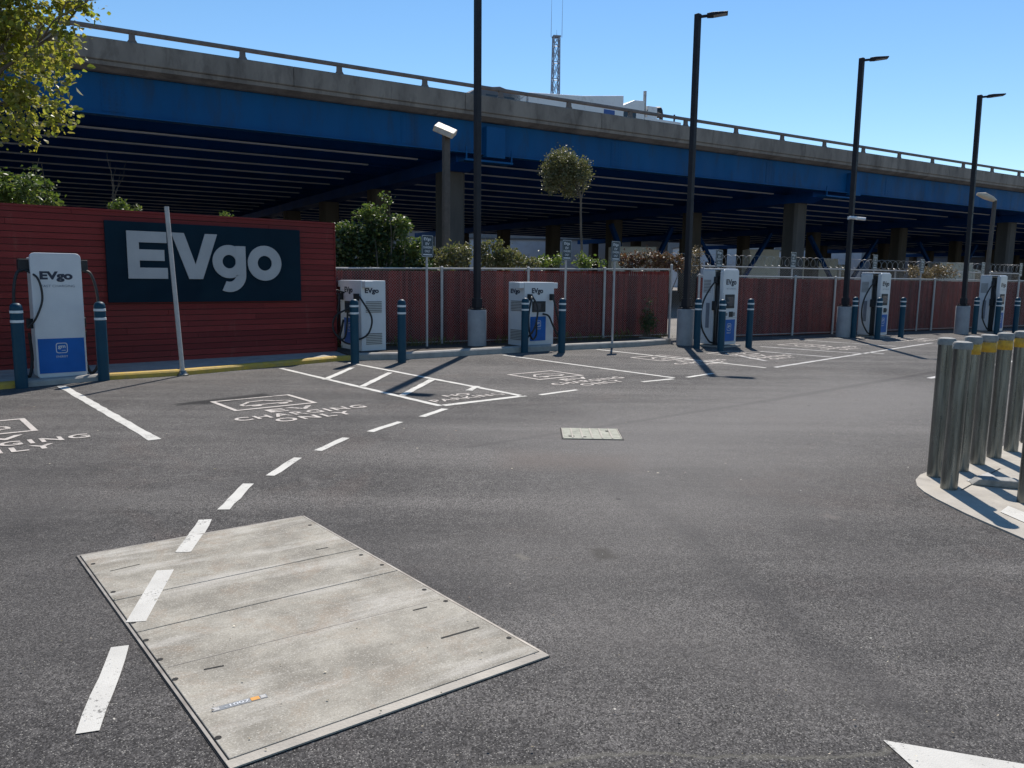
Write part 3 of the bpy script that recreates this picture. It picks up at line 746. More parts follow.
def cabinet(loc, rz, label):
    c = thing('charging_cabinet', loc, rz, label, 'EV charger', 'squat white charging cabinets')
    W_, D_, H_ = .88, .56, 1.50
    mb = MB(); mb.bx(-.46, .46, -.33, .33, -.02, .06); mb.build('plinth', M['kerbc'], c)
    mb = MB(); mb.bx(-W_/2, W_/2, -D_/2, D_/2, .06, H_); mb.build('body', M['white'], c, bevel=.015)
    mb = MB(); mb.bx(W_/2-.002, W_/2+.13, -D_/2+.02, -.08, H_-.14, H_-.01); mb.build('side_hood', M['white'], c, bevel=.012)
    mb = MB(); mb.bx(-W_/2-.13, -W_/2+.002, -D_/2+.02, -.08, H_-.14, H_-.01); mb.build('side_hood', M['white'], c, bevel=.012)
    fn = lambda a_, b_, h: (a_, -D_/2-.003, b_)
    mb = MB(); put_text(mb, 'EVgo', -.24, .10, 1.22, 1.37, fn, bold=.05); mb.build('logo', M['navy'], c)
    mb = MB(); mb.bx(-.22, .17, -D_/2-.02, -D_/2+.01, .84, 1.08); s_ = mb.build('screen_surround', M['recess'], c, bevel=.008)
    mb = MB(); mb.bx(-.18, .02, -D_/2-.023, -D_/2-.0205, .89, 1.04); mb.build('screen', M['screen'], s_)
    mb = MB(); mb.bx(-.27, .19, -D_/2-.008, -D_/2+.01, .20, .74); bp = mb.build('blue_panel', M['cblue'], c); emblem(bp, -.03, -D_/2-.011, .58, .14)
    for sx in (-1, 1):
        xs = sx*(W_/2)
        for (z0, z1) in ((.22, .46), (.86, 1.10)):
            mb = MB(); n = 7
            for k in range(n):
                zz = z0+(z1-z0)*k/n; mb.box((xs+sx*.006, 0, zz+.012), (.014, .36, .017))
            mb.build('louvre', M['louvre'], c)
        mb = MB(); fs_ = (lambda a_, b_, h, sx=sx, xs=xs: (xs+sx*.003, a_*sx, b_)); put_text(mb, 'EVgo', -.20, .12, 1.22, 1.35, fs_, bold=.05)
        lg = mb.build('logo', M['navy'], c)
    for sx in (-1, 1):
        mb = MB(); mb.bx(sx*.33-.035, sx*.33+.035, -D_/2-.10, -D_/2+.01, 1.10, 1.24); mb.build('holster', M['recess'], c, bevel=.01)
    mb = MB(); cable(mb, [(.33,-D_/2-.07,1.20),(.36,-D_/2-.12,1.0),(.43,-D_/2-.15,.7),(.47,-D_/2-.16,.45),(.42,-D_/2-.15,.34),(.30,-D_/2-.12,.55),(.20,-D_/2-.09,.75),(.05,-D_/2-.06,.80)]); mb.build('cable', M['black'], c, smooth=True)
    mb = MB(); cable(mb, [(-.33,-D_/2-.07,1.20),(-.42,-D_/2-.20,1.14),(-.56,-D_/2-.28,.85),(-.55,-D_/2-.28,.5),(-.40,-D_/2-.22,.27),(-.22,-D_/2-.15,.35),(-.16,-D_/2-.08,.70)])
    cable(mb, [(-.30,-D_/2-.08,1.20),(-.20,-D_/2-.16,.95),(-.26,-D_/2-.18,.6),(-.34,-D_/2-.16,.42),(-.42,-D_/2-.1,.3)]); mb.build('cable', M['black'], c, smooth=True)
    return c
cor3 = G(524, 350.5)
cb3 = cabinet(cor3+A2*.44-P2*.28, RZ, 'squat white charging cabinet with blue front panel below the round-headed tree')
cor2 = G(362, 356)
cb2 = dup(cb3, cor2-P2*.44+A2*.28, RZ-math.pi/2, 'squat white cabinet at the end of the red wall, louvred side turned forward')

mb = MB(); cable(mb, [(-.15,-.34,1.25),(-.12,-.58,1.28),(-.10,-.84,1.02),(-.10,-.86,.66),(-.05,-.62,.38),(.02,-.45,.33),(.06,-.40,.6),(.02,-.36,.85)], .019)
mb.build('cable', M['black'], cb2, smooth=True)
mb = MB(); cable(mb, [(.40,-.34,1.22),(.54,-.30,1.08),(.60,-.14,.76),(.57,-.20,.46),(.46,-.36,.34),(.30,-.40,.40)], .019); mb.build('cable', M['black'], cb2, smooth=True)
mb = MB(); cable(mb, [(.12,-.36,.95),(.0,-.62,.78),(-.02,-.66,.5),(.12,-.5,.27),(.28,-.36,.22)], .019); mb.build('cable', M['black'], cb2, smooth=True)

# blue sleeve bollards
def sleeve(loc, label):
    c = thing('blue_bollard', loc, 0, label, 'bollard', 'blue sleeved bollards guarding the chargers')
    r = .078
    mb = MB(); mb.lathe([(r, -.01), (r, 1.09), (r*.96, 1.12), (r*.82, 1.145), (r*.55, 1.163), (r*.2, 1.17)], 24); mb.build('sleeve', M['teal'], c, smooth=True)
    for z in (.90, 1.03):
        mb = MB(); mb.lathe([(r+.001, z), (r+.003, z+.002), (r+.003, z+.034), (r+.001, z+.036)], 24); mb.build('reflective_band', M['reflect'], c, smooth=True)
    return c
sb = None
for (px, py, lab) in [(22,388,'blue bollard at the left edge, left of the charger before the red wall'),
    (104,380.5,'blue bollard right of the charger before the red wall'),
    (355,363.5,'blue bollard in front of the cabinet at the red wall end'),
    (402,362.5,'blue bollard right of the cabinet at the red wall end'),
    (524.5,352.5,'blue bollard at the left front corner of the cabinet below the round tree'),
    (561.5,352.5,'blue bollard right of the cabinet below the round tree'),
    (696.5,348.5,'blue bollard beside the concrete foot of the second lamp post'),
    (720.5,351,'blue bollard in front of the charger by the second lamp post'),
    (748.5,347.5,'blue bollard right of the charger by the second lamp post'),
    (853,337.5,'blue bollard beside the concrete foot of the third lamp post'),
    (877,339.0,'blue bollard in front of the middle one of the far three chargers'),
    (900.5,337.5,'blue bollard right of the middle one of the far three chargers'),
    (974,334.0,'blue bollard beside the concrete foot of the fourth lamp post'),
    (996,335.0,'blue bollard in front of the farthest charger'),
    (1014.5,334.0,'blue bollard right of the farthest charger, near the right edge')]:
    p = G(px, py)
    if sb is None: sb = sleeve(p, lab)
    else: dup(sb, p, random.uniform(0, 6), lab)

# ------------------------------------------------------------------ lamp posts
def lamp_post(loc, label, hgt=7.9):
    c = thing('lamp_post', loc, 0, label, 'lamp post', 'tall dark lamp posts along the fence')
    mb = MB(); mb.lathe([(.205, -.02), (.205, .86), (.195, .885), (.17, .885)], 32); mb.build('concrete_foot', M['concbase'], c, smooth=True)
    mb = MB(); mb.box((0,0,.90), (.28,.28,.03), RZ)
    for sx in (-1,1):
        for sy in (-1,1): mb.tube([tuple(Matrix.Rotation(RZ,3,'Z')@Vector((sx*.1,sy*.1,.9))), tuple(Matrix.Rotation(RZ,3,'Z')@Vector((sx*.1,sy*.1,.97)))], .014, 6)
    mb.build('base_plate', M['pole'], c)
    mb = MB(); s0, s1 = .062, .062
    mtx = Matrix.Rotation(RZ, 4, 'Z')
    mb.box((0,0,(hgt+.9)/2), (.125,.125,hgt-.9), RZ); mb.build('pole', M['pole'], c, bevel=.012)
    mb = MB(); mb.box((0,0,1.03), (.17,.17,.22), RZ); mb.build('base_cover', M['pole'], c, bevel=.01)
    d = Vector((math.sin(R(104)), math.cos(R(104)))); rz = math.atan2(d.y, d.x); mt = Matrix.Translation((0,0,hgt)) @ Matrix.Rotation(rz, 4, 'Z') @ Matrix.Rotation(R(-3), 4, 'Y') @ Matrix.Scale(.78, 4)
    mb = MB(); mb.add(*box_vf(.05, .30, -.03, .03, -.12, -.05), mt); hd = mb.build('arm', M['pole'], c)
    mb = MB()
    mb.add([(.26,-.09,-.13),(.26,.09,-.13),(.26,.09,-.03),(.26,-.09,-.03),(.42,-.17,-.12),(.42,.17,-.12),(.42,.14,-.03),(.42,-.14,-.03),(.86,-.17,-.10),(.86,.17,-.10),(.86,.14,-.055),(.86,-.14,-.055)],
      [(0,1,2,3)[::-1],(8,9,10,11),(0,1,5,4),(1,2,6,5),(2,3,7,6),(3,0,4,7),(4,5,9,8),(5,6,10,9),(6,7,11,10),(7,4,8,11)], mt)
    h = mb.build('lamp_head', M['pole'], c, bevel=.008)
    mb = MB(); mb.add([(.45,-.13,-.124),(.82,-.13,-.106),(.82,.13,-.106),(.45,.13,-.124)], [(0,3,2,1)], mt); mb.build('lens', M['lens'], h)
    return c
def box_vf(x0,x1,y0,y1,z0,z1):
    return ([(x0,y0,z0),(x1,y0,z0),(x1,y1,z0),(x0,y1,z0),(x0,y0,z1),(x1,y0,z1),(x1,y1,z1),(x0,y1,z1)], [(0,3,2,1),(4,5,6,7),(0,1,5,4),(1,2,6,5),(2,3,7,6),(3,0,4,7)])
lp = lamp_post(G(477, 350), 'dark lamp post whose top runs out of the photo', 8.1)
lp.rotation_euler.y = R(-.25)
def lamp2(px, py, tx, ty, lab):
    p = G(px, py); h = at(tx, ty, p.y).z
    c = lamp_post(p, lab, h)
    q = at(tx, ty, p.y); lean = math.atan2(q.x-p.x, h); c.rotation_euler.y = lean
    return c
lamp2(684.5, 345, 698, 14, 'tall dark lamp post rising left of the nearest far charger')
lp3 = lamp2(843, 337, 862, 58, 'tall dark lamp post carrying small white cameras partway up')
lamp2(961, 334, 980, 95, 'tall dark lamp post behind the row of galvanised posts, farthest right')
cc = thing('security_cameras', (lp3.location.x, lp3.location.y, at(851,218,lp3.location.y).z), RZ, 'small white security cameras clamped to the third lamp post', 'camera')
mb = MB(); mb.box((0,0,0), (.16,.16,.08)); mb.build('clamp', M['truckw'], cc)
for sx in (-1,1):
    mb = MB(); mb.tube([(sx*.07,-.05,0),(sx*.22,-.10,.01)], .015, 6); mb.tube([(sx*.18,-.05,.0),(sx*.27,-.28,-.03)], .045, 10); mb.build('camera_body', M['truckw'], cc, smooth=True)

# flood light and street lamp behind the fence
Y = 25.0; b = at(446, 270, Y); t_ = at(449, 134, Y)
fl = thing('flood_light', (b.x, b.y, -.02), 0, 'weathered tan flood light on a square pole in front of the concrete column', 'flood light')
mb = MB(); mb.box((0,0,(t_.z)/2), (.20,.20,t_.z), RB); mb.build('pole', M['tanpole'], fl, bevel=.02)
hm = Matrix.Translation((-.02,-.10,t_.z+.12)) @ Matrix.Rotation(R(22),4,'Y') @ Matrix.Rotation(R(24),4,'X')
mb = MB(); mb.add(*box_vf(-.33,.33,-.28,.28,-.10,.08), hm); hd = mb.build('lamp_housing', M['tanhead'], fl, bevel=.03)
mb = MB(); mb.add(*box_vf(-.26,.26,-.285,-.281,-.07,.05), hm); mb.build('lens', M['lens'], hd)
mb = MB(); mb.box((0,0,t_.z+.0),(.10,.10,.14)); mb.build('bracket', M['tanpole'], fl)
Y = 28.5; b = at(986, 275, Y); t_ = at(995, 200, Y)
sl = thing('street_lamp', (b.x, b.y, -.02), 0, 'grey street lamp with a short left-pointing head behind the far fence, near the right edge', 'street lamp')
mb = MB(); mb.tube([(0,0,0),(t_.x-b.x,0,t_.z)], [.09,.07], 12); mb.build('pole', M['tanpole'], sl, smooth=True)
mb = MB(); k = (t_.x-b.x); mb.tube([(k+.04,0,t_.z-.02),(k-.12,0,t_.z+.06),(k-.40,-.02,t_.z+.16),(k-.68,-.02,t_.z+.22)], [.05,.10,.12,.05], 10); mb.build('lamp_head', M['tanhead'], sl, smooth=True)

# ------------------------------------------------------------------ signs
def post_sign(px, py, toppy, label, Wd=.30, Hd=.46, z1=2.46, first=None):
    p = G(px, py)
    c = thing('parking_sign', p, RZ, label, 'sign', 'small dark signs on posts')
    mb = MB(); mb.box((0,.0,(z1)/2), (.035,.035,z1-.02)); mb.build('post', M['galvpost'], c)
    mb = MB(); mb.prism([(q[0], q[1]+z1-Hd/2) for q in rrect(Wd,Hd,.03)], -.028, -.020, 'y'); pn = mb.build('sign_panel', M['signface'], c)
    mb = MB(); fn = lambda a_, b_, h: (a_, -.0305, b_)
    o_ = [(q[0]*.96, (q[1]+z1-Hd/2)) for q in rrect(Wd*.97,Hd*.97,.03)]; i_ = [(q[0]*.96, (q[1]+z1-Hd/2)) for q in rrect(Wd*.93,Hd*.94,.03)]; n = len(o_)
    mb.add([fn(a_,b_,0) for a_,b_ in o_]+[fn(a_,b_,0) for a_,b_ in i_], [(k,(k+1)%n,(k+1)%n+n,k+n) for k in range(n)])
    put_text(mb, 'EVgo', -.09, .09, z1-.13, z1-.05, fn, bold=.03)
    put_text(mb, 'EV', -.05, .05, z1-.21, z1-.155, fn, bold=.02); put_text(mb, 'CHARGING', -.11, .11, z1-.28, z1-.23, fn, bold=.02)
    put_text(mb, 'ONLY', -.07, .07, z1-.36, z1-.31, fn, bold=.02)
    mb.bx(-.11,.11,-.0305,-.0300,z1-.42,z1-.395)
    mb.build('lettering', M['signtxt'], pn)
    return c
s0 = post_sign(427, 351, 0, 'small dark sign on a slim post left of the first lamp post, before the ivy')
def sdup(px, py, lab, dz=0):
    p = G(px, py); return dup(s0, (p.x, p.y, dz), RZ, lab)
sdup(564, 347.5, 'small dark sign on a slim post behind the squat cabinet below the round tree')
sdup(612, 347, 'small dark sign on its post left of the russet hedge')
sdup(714.5, 339.5, 'small dark sign peeping over the charger by the second lamp post', -.06)
sdup(788, 335, 'small dark sign on a post midway between the second and third lamp posts', -.02)
sdup(869, 332, 'small dark sign peeping over the middle one of the far chargers', .0)
sdup(916, 331, 'small dark sign on a post right of the middle far charger', -.10)
sdup(976.5, 329, 'small dark sign left of the farthest charger, by the fourth lamp post', -.13)
sdup(1014, 328.5, 'small dark sign right of the farthest charger, nearest the right edge', -.13)
# leaning bare post
p = G(183, 375.5); t_ = at(166.5, 206.5, p.y-.05)
lpn = thing('leaning_post', (p.x, p.y, 0), 0, 'bare galvanised sign post leaning left in front of the big navy sign', 'post')
mb = MB(); mb.tube([(0,0,0),(t_.x-p.x, t_.y-p.y, t_.z)], .034, 8); mb.build('tube', M['galvpost'], lpn, smooth=True)
mb = MB(); mb.lathe([(.09,-.005),(.09,.02),(.06,.045),(.05,.08)], 16); mb.build('base_flange', M['galv'], lpn, smooth=True)

# ------------------------------------------------------------------ galvanised posts on their island
isl = [G(915.5,481),G(917,487),G(924,493),(G(936,500)),G(950,507),G(965,514.5),G(985,523.5),G(1005,532),G(1030,543),G(1100,575)]
far = [G(1120,425),G(1060,432),G(1024,441),G(1000,448),G(975,456),G(950,465),G(930,472),G(920,476)]
mb = MB(); mb.prism([tuple(p) for p in isl+far], -.01, .012)
island = tag(mb.build('island', M['conc']), kind='structure')
mb = MB(); mb.sheet([G(1000,514),G(1034,529),G(1040,521),G(1008,508)], .0165); mb.build('painted_bar', M['paint'], island)
mb = MB(); mb.sheet([G(966,482),G(988,474),G(996,478),G(976,487)], .0165); mb.build('painted_bar', M['paintworn'], island)
mb = MB(); mb.sheet([L for L in L2(G(961,492), G(1000,470), .008)], .016); mb.build('expansion_joint', M['hole'], island)
def gpost(loc, label, band=True, h=1.16):
    c = thing('steel_bollard', loc, 0, label, 'bollard', 'galvanised steel posts on the concrete island')
    r = .060
    mb = MB(); mb.lathe([(r,.0),(r,h-.05)], 28); mb.build('tube', M['galv'], c, smooth=True)
    mb = MB(); mb.lathe([(r+.008,h-.055),(r+.009,h-.018),(r+.002,h-.004),(r-.03,h+.004)], 28); mb.build('cap', M['capcon'], c, smooth=True)
    c.rotation_euler = (random.uniform(-.008,.008), random.uniform(-.008,.008), 0)
    if band:
        mb = MB(); mb.lathe([(r+.0015,h-.15),(r+.003,h-.148),(r+.003,h-.067),(r+.0015,h-.065)], 28); mb.build('yellow_band', M['yellow'], c, smooth=True)
    return c
gp = gpost(G(948.5,490), 'plain galvanised post nearest the camera, with no yellow band', False)
dup(gp, G(934.5,477.5), 1.2, 'plain galvanised post at the left tip of the concrete island, with no yellow band')
gb = gpost(G(960.5,471.5), 'yellow-banded galvanised post half hidden behind the two plain posts')
dup(gb, G(977,465), 1, 'yellow-banded galvanised post second from the left of the banded row')
dup(gb, G(993.5,458.5), 2, 'yellow-banded galvanised post third from the left of the banded row')
dup(gb, G(1010.5,452), 3, 'yellow-banded galvanised post fourth from the left of the banded row')
dup(gb, G(1027,444), 4, 'yellow-banded galvanised post cut by the right edge, behind')
dup(gp, G(1026,504), 4.4, 'plain galvanised post cut by the right edge, on the near side of the island')
mb = MB(); q = G(998,487); 
mb.prism([(-.20,0),(-.14,.055),(.12,.06),(.21,.02),(.22,0)], -.07, .07, 'y')
tag(mb.build('concrete_lump', M['capcon'], loc=(q.x, q.y, .012), rotz=R(-20), bevel=.015), 'broken lump of grey concrete lying between the steel posts', 'rubble')

# ------------------------------------------------------------------ vault cover, drain cover
C0, C1, C2_ = G(78,557), G(303,517), G(547,657)
ax = (C1-C0).normalized(); VW = (C1-C0).length; ay = (C2_-C1).normalized(); VL = (C2_-C1).length
M['gapm'] = pm('gap_dirt', (.05, .045, .04), (.03, .027, .025), 40, .95)
vc = thing('vault_cover', (C0.x, C0.y, 0), math.atan2(ax.y, ax.x), 'large weathered concrete vault cover in three slabs set in the asphalt foreground', 'utility cover')
vm = Matrix.Rotation(-math.atan2(ax.y, ax.x), 3, 'Z')
def vl(px, py):
    d = G(px,py)-C0; det = ax.x*ay.y-ax.y*ay.x
    return ((d.x*ay.y-d.y*ay.x)/det, -(ax.x*d.y-ax.y*d.x)/det)
yb = [-.0, (vl(110,603)[1]+vl(357,551)[1])/2, (vl(130,636)[1]+vl(398,572)[1])/2, -VL+.043]
for k in range(3):
    mb = MB(); mb.bx(.011, VW-.007, yb[k+1]+.003, yb[k]-.003-(.006 if k == 0 else 0), -.02, .010); mb.build('slab', M['vault'], vc, bevel=.003)
mb = MB(); mb.bx(-.010, VW+.010, -VL-.008, .008, -.02, .0035); mb.build('frame_gap', M['gapm'], vc)
M['framec'] = pm('vault_frame_steel', (.30, .28, .25), (.18, .16, .14), 9, .6, metal=.3)
mb = MB(); mb.bx(-.006,.005,-VL,0,-.02,.009); mb.bx(VW-.005,VW+.007,-VL,0,-.02,.009); mb.bx(.006,VW-.006,-.008,.006,-.02,.009); mb.build('frame', M['framec'], vc)
mb = MB(); mb.bx(-.005,VW+.005,-VL-.008,-VL+.040,-.02,.0095); mb.build('edge_strip', M['conc'], vc)
sc_ = .498
for (zx, zy) in [(80,133),(120,190),(160,252),(185,288),(213,327),(243,367),(328,486),(525,53),(628,113),(670,133),(755,183),(798,206),(925,280)]:
    a_, b_ = vl(50+zx*sc_, 500+zy*sc_); a_ += .016 if a_ < .5 else -.010
    mb = MB(); mb.lathe([(.012,.008),(.012,.0114)], 10, (0,0)); mb.build('bolt', M['hole'], vc, loc=(a_, b_, 0))
for (q0, q1, wd) in [((204,672),(224,668),.010),((413,612.5),(427,609),.010),((316,551.5),(328,549),.010),((110,573),(140,566),.006),((441,640.5),(479,629.5),.012)]:
    a_ = Vector(vl(*q0)); b_ = Vector(vl(*q1)); mb = MB(); mb.sheet(L2(a_, b_, wd), .0112); mb.build('lifting_slot', M['hole'], vc)
a_ = Vector(vl(212,713)); b_ = Vector(vl(267,698)); mb = MB(); mb.sheet(L2(a_, b_, .030), .0112); pl = mb.build('label_plate', M['label'], vc)
d = (b_-a_); u = d.normalized(); n_ = Vector((-u.y, u.x))
mb = MB(); fn = lambda x, y, h: tuple(a_+u*x+n_*y)+(.0122,)
put_text(mb, '-1007', d.length*.22, d.length*.68, -.009, .009, fn, bold=.02); mb.build('lettering', M['signtxt'], pl)
mb = MB(); mb.sheet(L2(a_+d*.70, a_+d*.86, .024), .0122); mb.build('orange_patch', M['orange'], pl)
mb = MB(); mb.sheet(L2(a_+d*.02, a_+d*.13, .022), .0122); mb.build('white_patch', M['paintworn'], pl); mb = MB(); mb.sheet(L2(a_+d*.88, a_+d*.98, .022), .0122); mb.build('white_patch', M['paintworn'], pl)
mb = MB(); mb.sheet(L2(vl(168,669.5), vl(440,601), .004), .0111); mb.build('saw_cut', M['framec'], vc)
# dashes that run over the cover
for (p0, p1) in (((136,624),(165.5,572)),((183,554),(195.8,536.2))):
    a_ = Vector(vl(*p0)); b_ = Vector(vl(*p1)); mb = MB(); mb.sheet(L2(a_, b_, .085), .0118); mb.build('lane_dash', M['paint'], vc)
def shear(o):
    # the cover is a hair out of square: local -y runs along its long edge
    an = Vector((ax.y, -ax.x)); kx, ky_ = ay.dot(ax), ay.dot(an)
    o.data = o.data.copy()
    for v_ in o.data.vertices: v_.co.x, v_.co.y = v_.co.x-v_.co.y*kx, v_.co.y*ky_
    o.location.x, o.location.y = o.location.x-o.location.y*kx, o.location.y*ky_
    for ch in o.children: shear(ch)
for ch in vc.children: shear(ch)
dr = [G(566,429),G(622,430),G(618,440),G(563,439)]
ax2 = (dr[1]-dr[0]).normalized(); dw = (dr[1]-dr[0]).length; dl = .54
dc = thing('drain_cover', (dr[3].x, dr[3].y, 0), math.atan2(ax2.y, ax2.x), 'pale rectangular drain cover set in the asphalt in mid lot', 'drain cover')
M['drainc'] = pm('drain_cover_pale', (.36, .36, .29), (.24, .25, .20), 12, .8, bump=.4, dirt=(.14, .14, .11), dscale=9, dlo=.5)
mb = MB(); mb.bx(-.012,dw+.012,-.012,dl+.012,-.02,.005); mb.build('frame', M['gapm'], dc)
mb = MB(); mb.bx(0,dw,0,dl,-.02,.009); mb.build('lid', M['drainc'], dc, bevel=.003)
mb = MB()
for k in range(7): x = dw*k/6; mb.bx(max(0,x-.008), min(dw,x+.008), .02, dl-.02, .009, .014)
mb.build('rib', M['conc'], dc)
mb = MB(); mb.bx(.06,.12,.08,.13,.0095,.0105); mb.bx(.19,.24,.06,.10,.0095,.0105); mb.bx(dw*.77,dw*.85,.36,.42,.0095,.0105); mb.build('slot', M['hole'], dc)

# ------------------------------------------------------------------ overpass
ov = thing('overpass', (0,0,0), RB, 'raised motorway on blue steel girders crossing behind the lot', 'overpass')
S0, S1 = -70, 260
YF = 30.1
DK = 8.52
mb = MB()
x = 3.0-1.81-7.24*10
while x < S1:
    x1 = x+7.24; o_ = random.uniform(-.008, .008)
    mb.prism([(YF+o_,8.64),(YF+o_,9.28),(YF+.04,9.32),(YF+.30,9.32),(YF+.36,8.605),(YF+.36,8.60),(YF+.2,8.60),(YF+.02,8.61)][::-1], x+.012, x1-.012, 'x')
    x = x1
mb.build('parapet', M['parapet'], ov)
mb = MB(); mb.prism([(YF+.05,8.46),(YF+.05,8.598),(YF+.60,8.598),(YF+.60,8.32),(YF+.40,8.33)][::-1], S0, S1, 'x'); mb.build('slab_edge', M['parapet'], ov)
mb = MB(); mb.bx(S0, S1, YF+.603, YF+62, 8.40, 8.60); mb.build('deck', M['deck'], ov)
mb = MB(); mb.bx(S0, S1, YF+.40, YF+61.9, 8.604, 8.62); mb.build('carriageway', M['asphalt'], ov)
mb = MB(); mb.prism([(YF+.05,9.60),(YF+.03,9.66),(YF+.05,9.72),(YF+.22,9.72),(YF+.24,9.66),(YF+.22,9.60)][::-1], S0, S1, 'x'); mb.build('handrail', M['rail'], ov)
mb = MB(); mb.prism([(-.17,9.31),(.17,9.31),(.10,9.42),(.09,9.605),(-.09,9.605),(-.10,9.42)], YF+.07, YF+.21, 'y'); post0 = mb.build('rail_post', M['rail'], ov)
post0.location.x = 3.0-3.62*6
for k in range(-5, 34):
    c = post0.copy(); COL.objects.link(c); c.location.x = 3.0+3.62*k
# outer girder
ZB = 6.92
mb = MB(); mb.bx(S0,S1,YF+.62,YF+.66,ZB+.04,8.31); mb.bx(S0,S1,YF+.42,YF+.86,ZB,ZB+.04); 
x = -68
while x < S1:
    if int(round(x)) % 2 == 0: mb.bx(x,x+.02,YF+.66,YF+.84,ZB+.04,8.31)
    x += 4
mb.build('outer_girder', M['gblue'], ov)
NG = 19
webs = []
BENTS = [-33.4,-8.4,16.4,40.4,65.4,90.4,115.4,140.4]
for k in range(1, NG):
    y = YF+.64+3.05*k
    mb = MB(); mb.bx(S0,S1,y-.02,y+.02,ZB+.03,8.41); mb.cur = 1
    mb.bx(S0,S1,y-.20,y+.20,ZB,ZB+.03)
    mb.cur = 0
    g_ = mb.build('girder', [M['gdark'], M['gdark']], ov)
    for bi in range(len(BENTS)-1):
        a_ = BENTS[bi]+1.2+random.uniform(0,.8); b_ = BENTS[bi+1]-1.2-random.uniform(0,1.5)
        fl_ = MB(); fl_.bx(a_, b_, y-.225, y-.07, ZB-.012, ZB+.045); fl_.build('light_line', M['flange_light'], g_)  # bright light lines under the deck, painted as pale strips
mb = MB()
for s_ in range(-64, 250, 11):
    mb.bx(s_, s_+.7, YF+.606, YF+.619, ZB+.15, 8.2)
    for bx_ in (.08, .24, .46, .62):
        for bz_ in range(9): mb.bx(s_+bx_-.015, s_+bx_+.015, YF+.592, YF+.607, ZB+.25+bz_*.135, ZB+.28+bz_*.135)
o = mb.build('splice_plates', M['gblue'], ov); o['kind'] = 'stuff'
# bents: caps and columns
for bi, s_ in enumerate(BENTS):
    mb = MB(); mb.prism([(YF+1.2, ZB-.02),(YF+1.2, 6.62),(YF+2.0, 6.36),(YF+60, 6.36),(YF+60, ZB-.02)], s_-.55, s_+.55, 'x'); mb.build('bent_cap', M['gdark'], ov)
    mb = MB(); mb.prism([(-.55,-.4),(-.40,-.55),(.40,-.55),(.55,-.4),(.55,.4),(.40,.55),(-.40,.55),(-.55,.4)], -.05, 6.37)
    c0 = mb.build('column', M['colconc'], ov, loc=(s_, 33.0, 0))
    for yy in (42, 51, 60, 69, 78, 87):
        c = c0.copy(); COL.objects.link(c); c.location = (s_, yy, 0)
    # cover box with a ledge on the outer girder
    mb = MB(); so_ = s_+(1.7 if bi == 3 else .45); mb.bx(so_, so_+.95, YF+.24, YF+.61, ZB-.12, 8.10); mb.build('cover_plate', M['gblue'], ov, bevel=.01)
    mb = MB(); mb.bx(s_-.6, s_+1.8, YF+.22, YF+.9, ZB-.34, ZB-.26)
    for xx in (-.55, 1.72): mb.bx(s_+xx, s_+xx+.05, YF+.24, YF+.30, ZB-.262, ZB+.25)
    mb.build('bearing_ledge', M['gblue'], ov)
# V struts under the far half
for (cx_, cy_, l_, r_) in ((733,266,709,757),(842,272,822,864),(948,275,930,966),(640,262,622,660)):
    for tx_ in (l_, r_):
        s0_, _ = hit(cx_, cy_, N2*50, B2); s1_, z1_ = hit(tx_, cy_-22, N2*50, B2)
        mb = MB(); mb.tube([(s0_, 50, .0), (s0_+(s1_-s0_)*1.6, 50, 5.94)], .22, 4); mb.build('v_strut', M['gdark'], ov)
# cross frames between girders
mb = MB()
for s_ in range(-60, 200, 8):
    if any(abs(s_-b_) < 2 for b_ in BENTS): continue
    mb.bx(s_-.05, s_+.05, YF+.9, YF+55, 7.6, 7.75)
mb.build('cross_frames', M['gdark'], ov)

# ------------------------------------------------------------------ vehicles on the overpass
def ovp(px, py, D): 
    u, z_ = hit(px, py, N2*D, B2); return u, z_
DT = 33.6
def onb(s_, y_, z_=8.62): v = B2*s_+N2*y_; return (v.x, v.y, z_)
uA, zA = ovp(529, 92, DT); uB, zB2 = ovp(624, 95.5, DT)
tr = thing('box_trailer_truck', onb(uA, DT), RB, 'long white box truck driving on the overpass below the lattice mast', 'truck')
LT = uB-uA; zA -= 8.62; zB2 -= 8.62
mb = MB(); mb.prism([(0,1.0),(LT,1.0),(LT,zB2),(LT*.55,(zA+zB2)/2-.05),(0,zA)], 0, 2.5, 'y'); mb.build('box_body', M['truckw'], tr, bevel=.04)
mb = MB(); mb.bx(-.02, LT+.6, .3, 2.2, .7, .98); mb.build('chassis', M['recess'], tr)
for xx in (.9, 2.0, LT-.6):
    for yy in (.1, 2.1):
        mb = MB(); mb.tube([(xx,yy,.5),(xx,yy+.3,.5)], .5, 20); mb.build('wheel', M['tyre'], tr)
mb = MB(); mb.bx(LT*.78, LT*.90, -.012, .01, zB2-1.6, zB2-.85); mb.build('blue_mark', M['cabblue'], tr)
mb = MB(); mb.prism([(-1.9,.9),(-.05,.9),(-.05,zA-.1),(-.8,zA+.0),(-1.5,zA-.6),(-1.9,zA-1.4)], .1, 2.4, 'y'); cab = mb.build('cab', M['truckw'], tr, bevel=.06)
mb = MB(); mb.bx(-1.35, -.45, .085, .12, zA-1.2, zA-.55); mb.build('window', M['winm'], cab)
uC, zC = ovp(648, 90, DT); uD, zD = ovp(678, 120, DT)
ut = thing('utility_truck', onb(uC-1.0, DT), RB, 'white utility truck with a tall exhaust stack on the overpass', 'truck')
zC -= 8.62
mb = MB(); mb.prism([(-.9,.8),(.9,.8),(.9,zC-.55),(.2,zC-.6),(-.9,zC-1.1)], .1, 2.3, 'y'); cab = mb.build('cab', M['truckw'], ut, bevel=.05)
mb = MB(); mb.bx(-.55,.3,.085,.12,zC-1.8,zC-1.25); mb.build('window', M['winm'], cab)
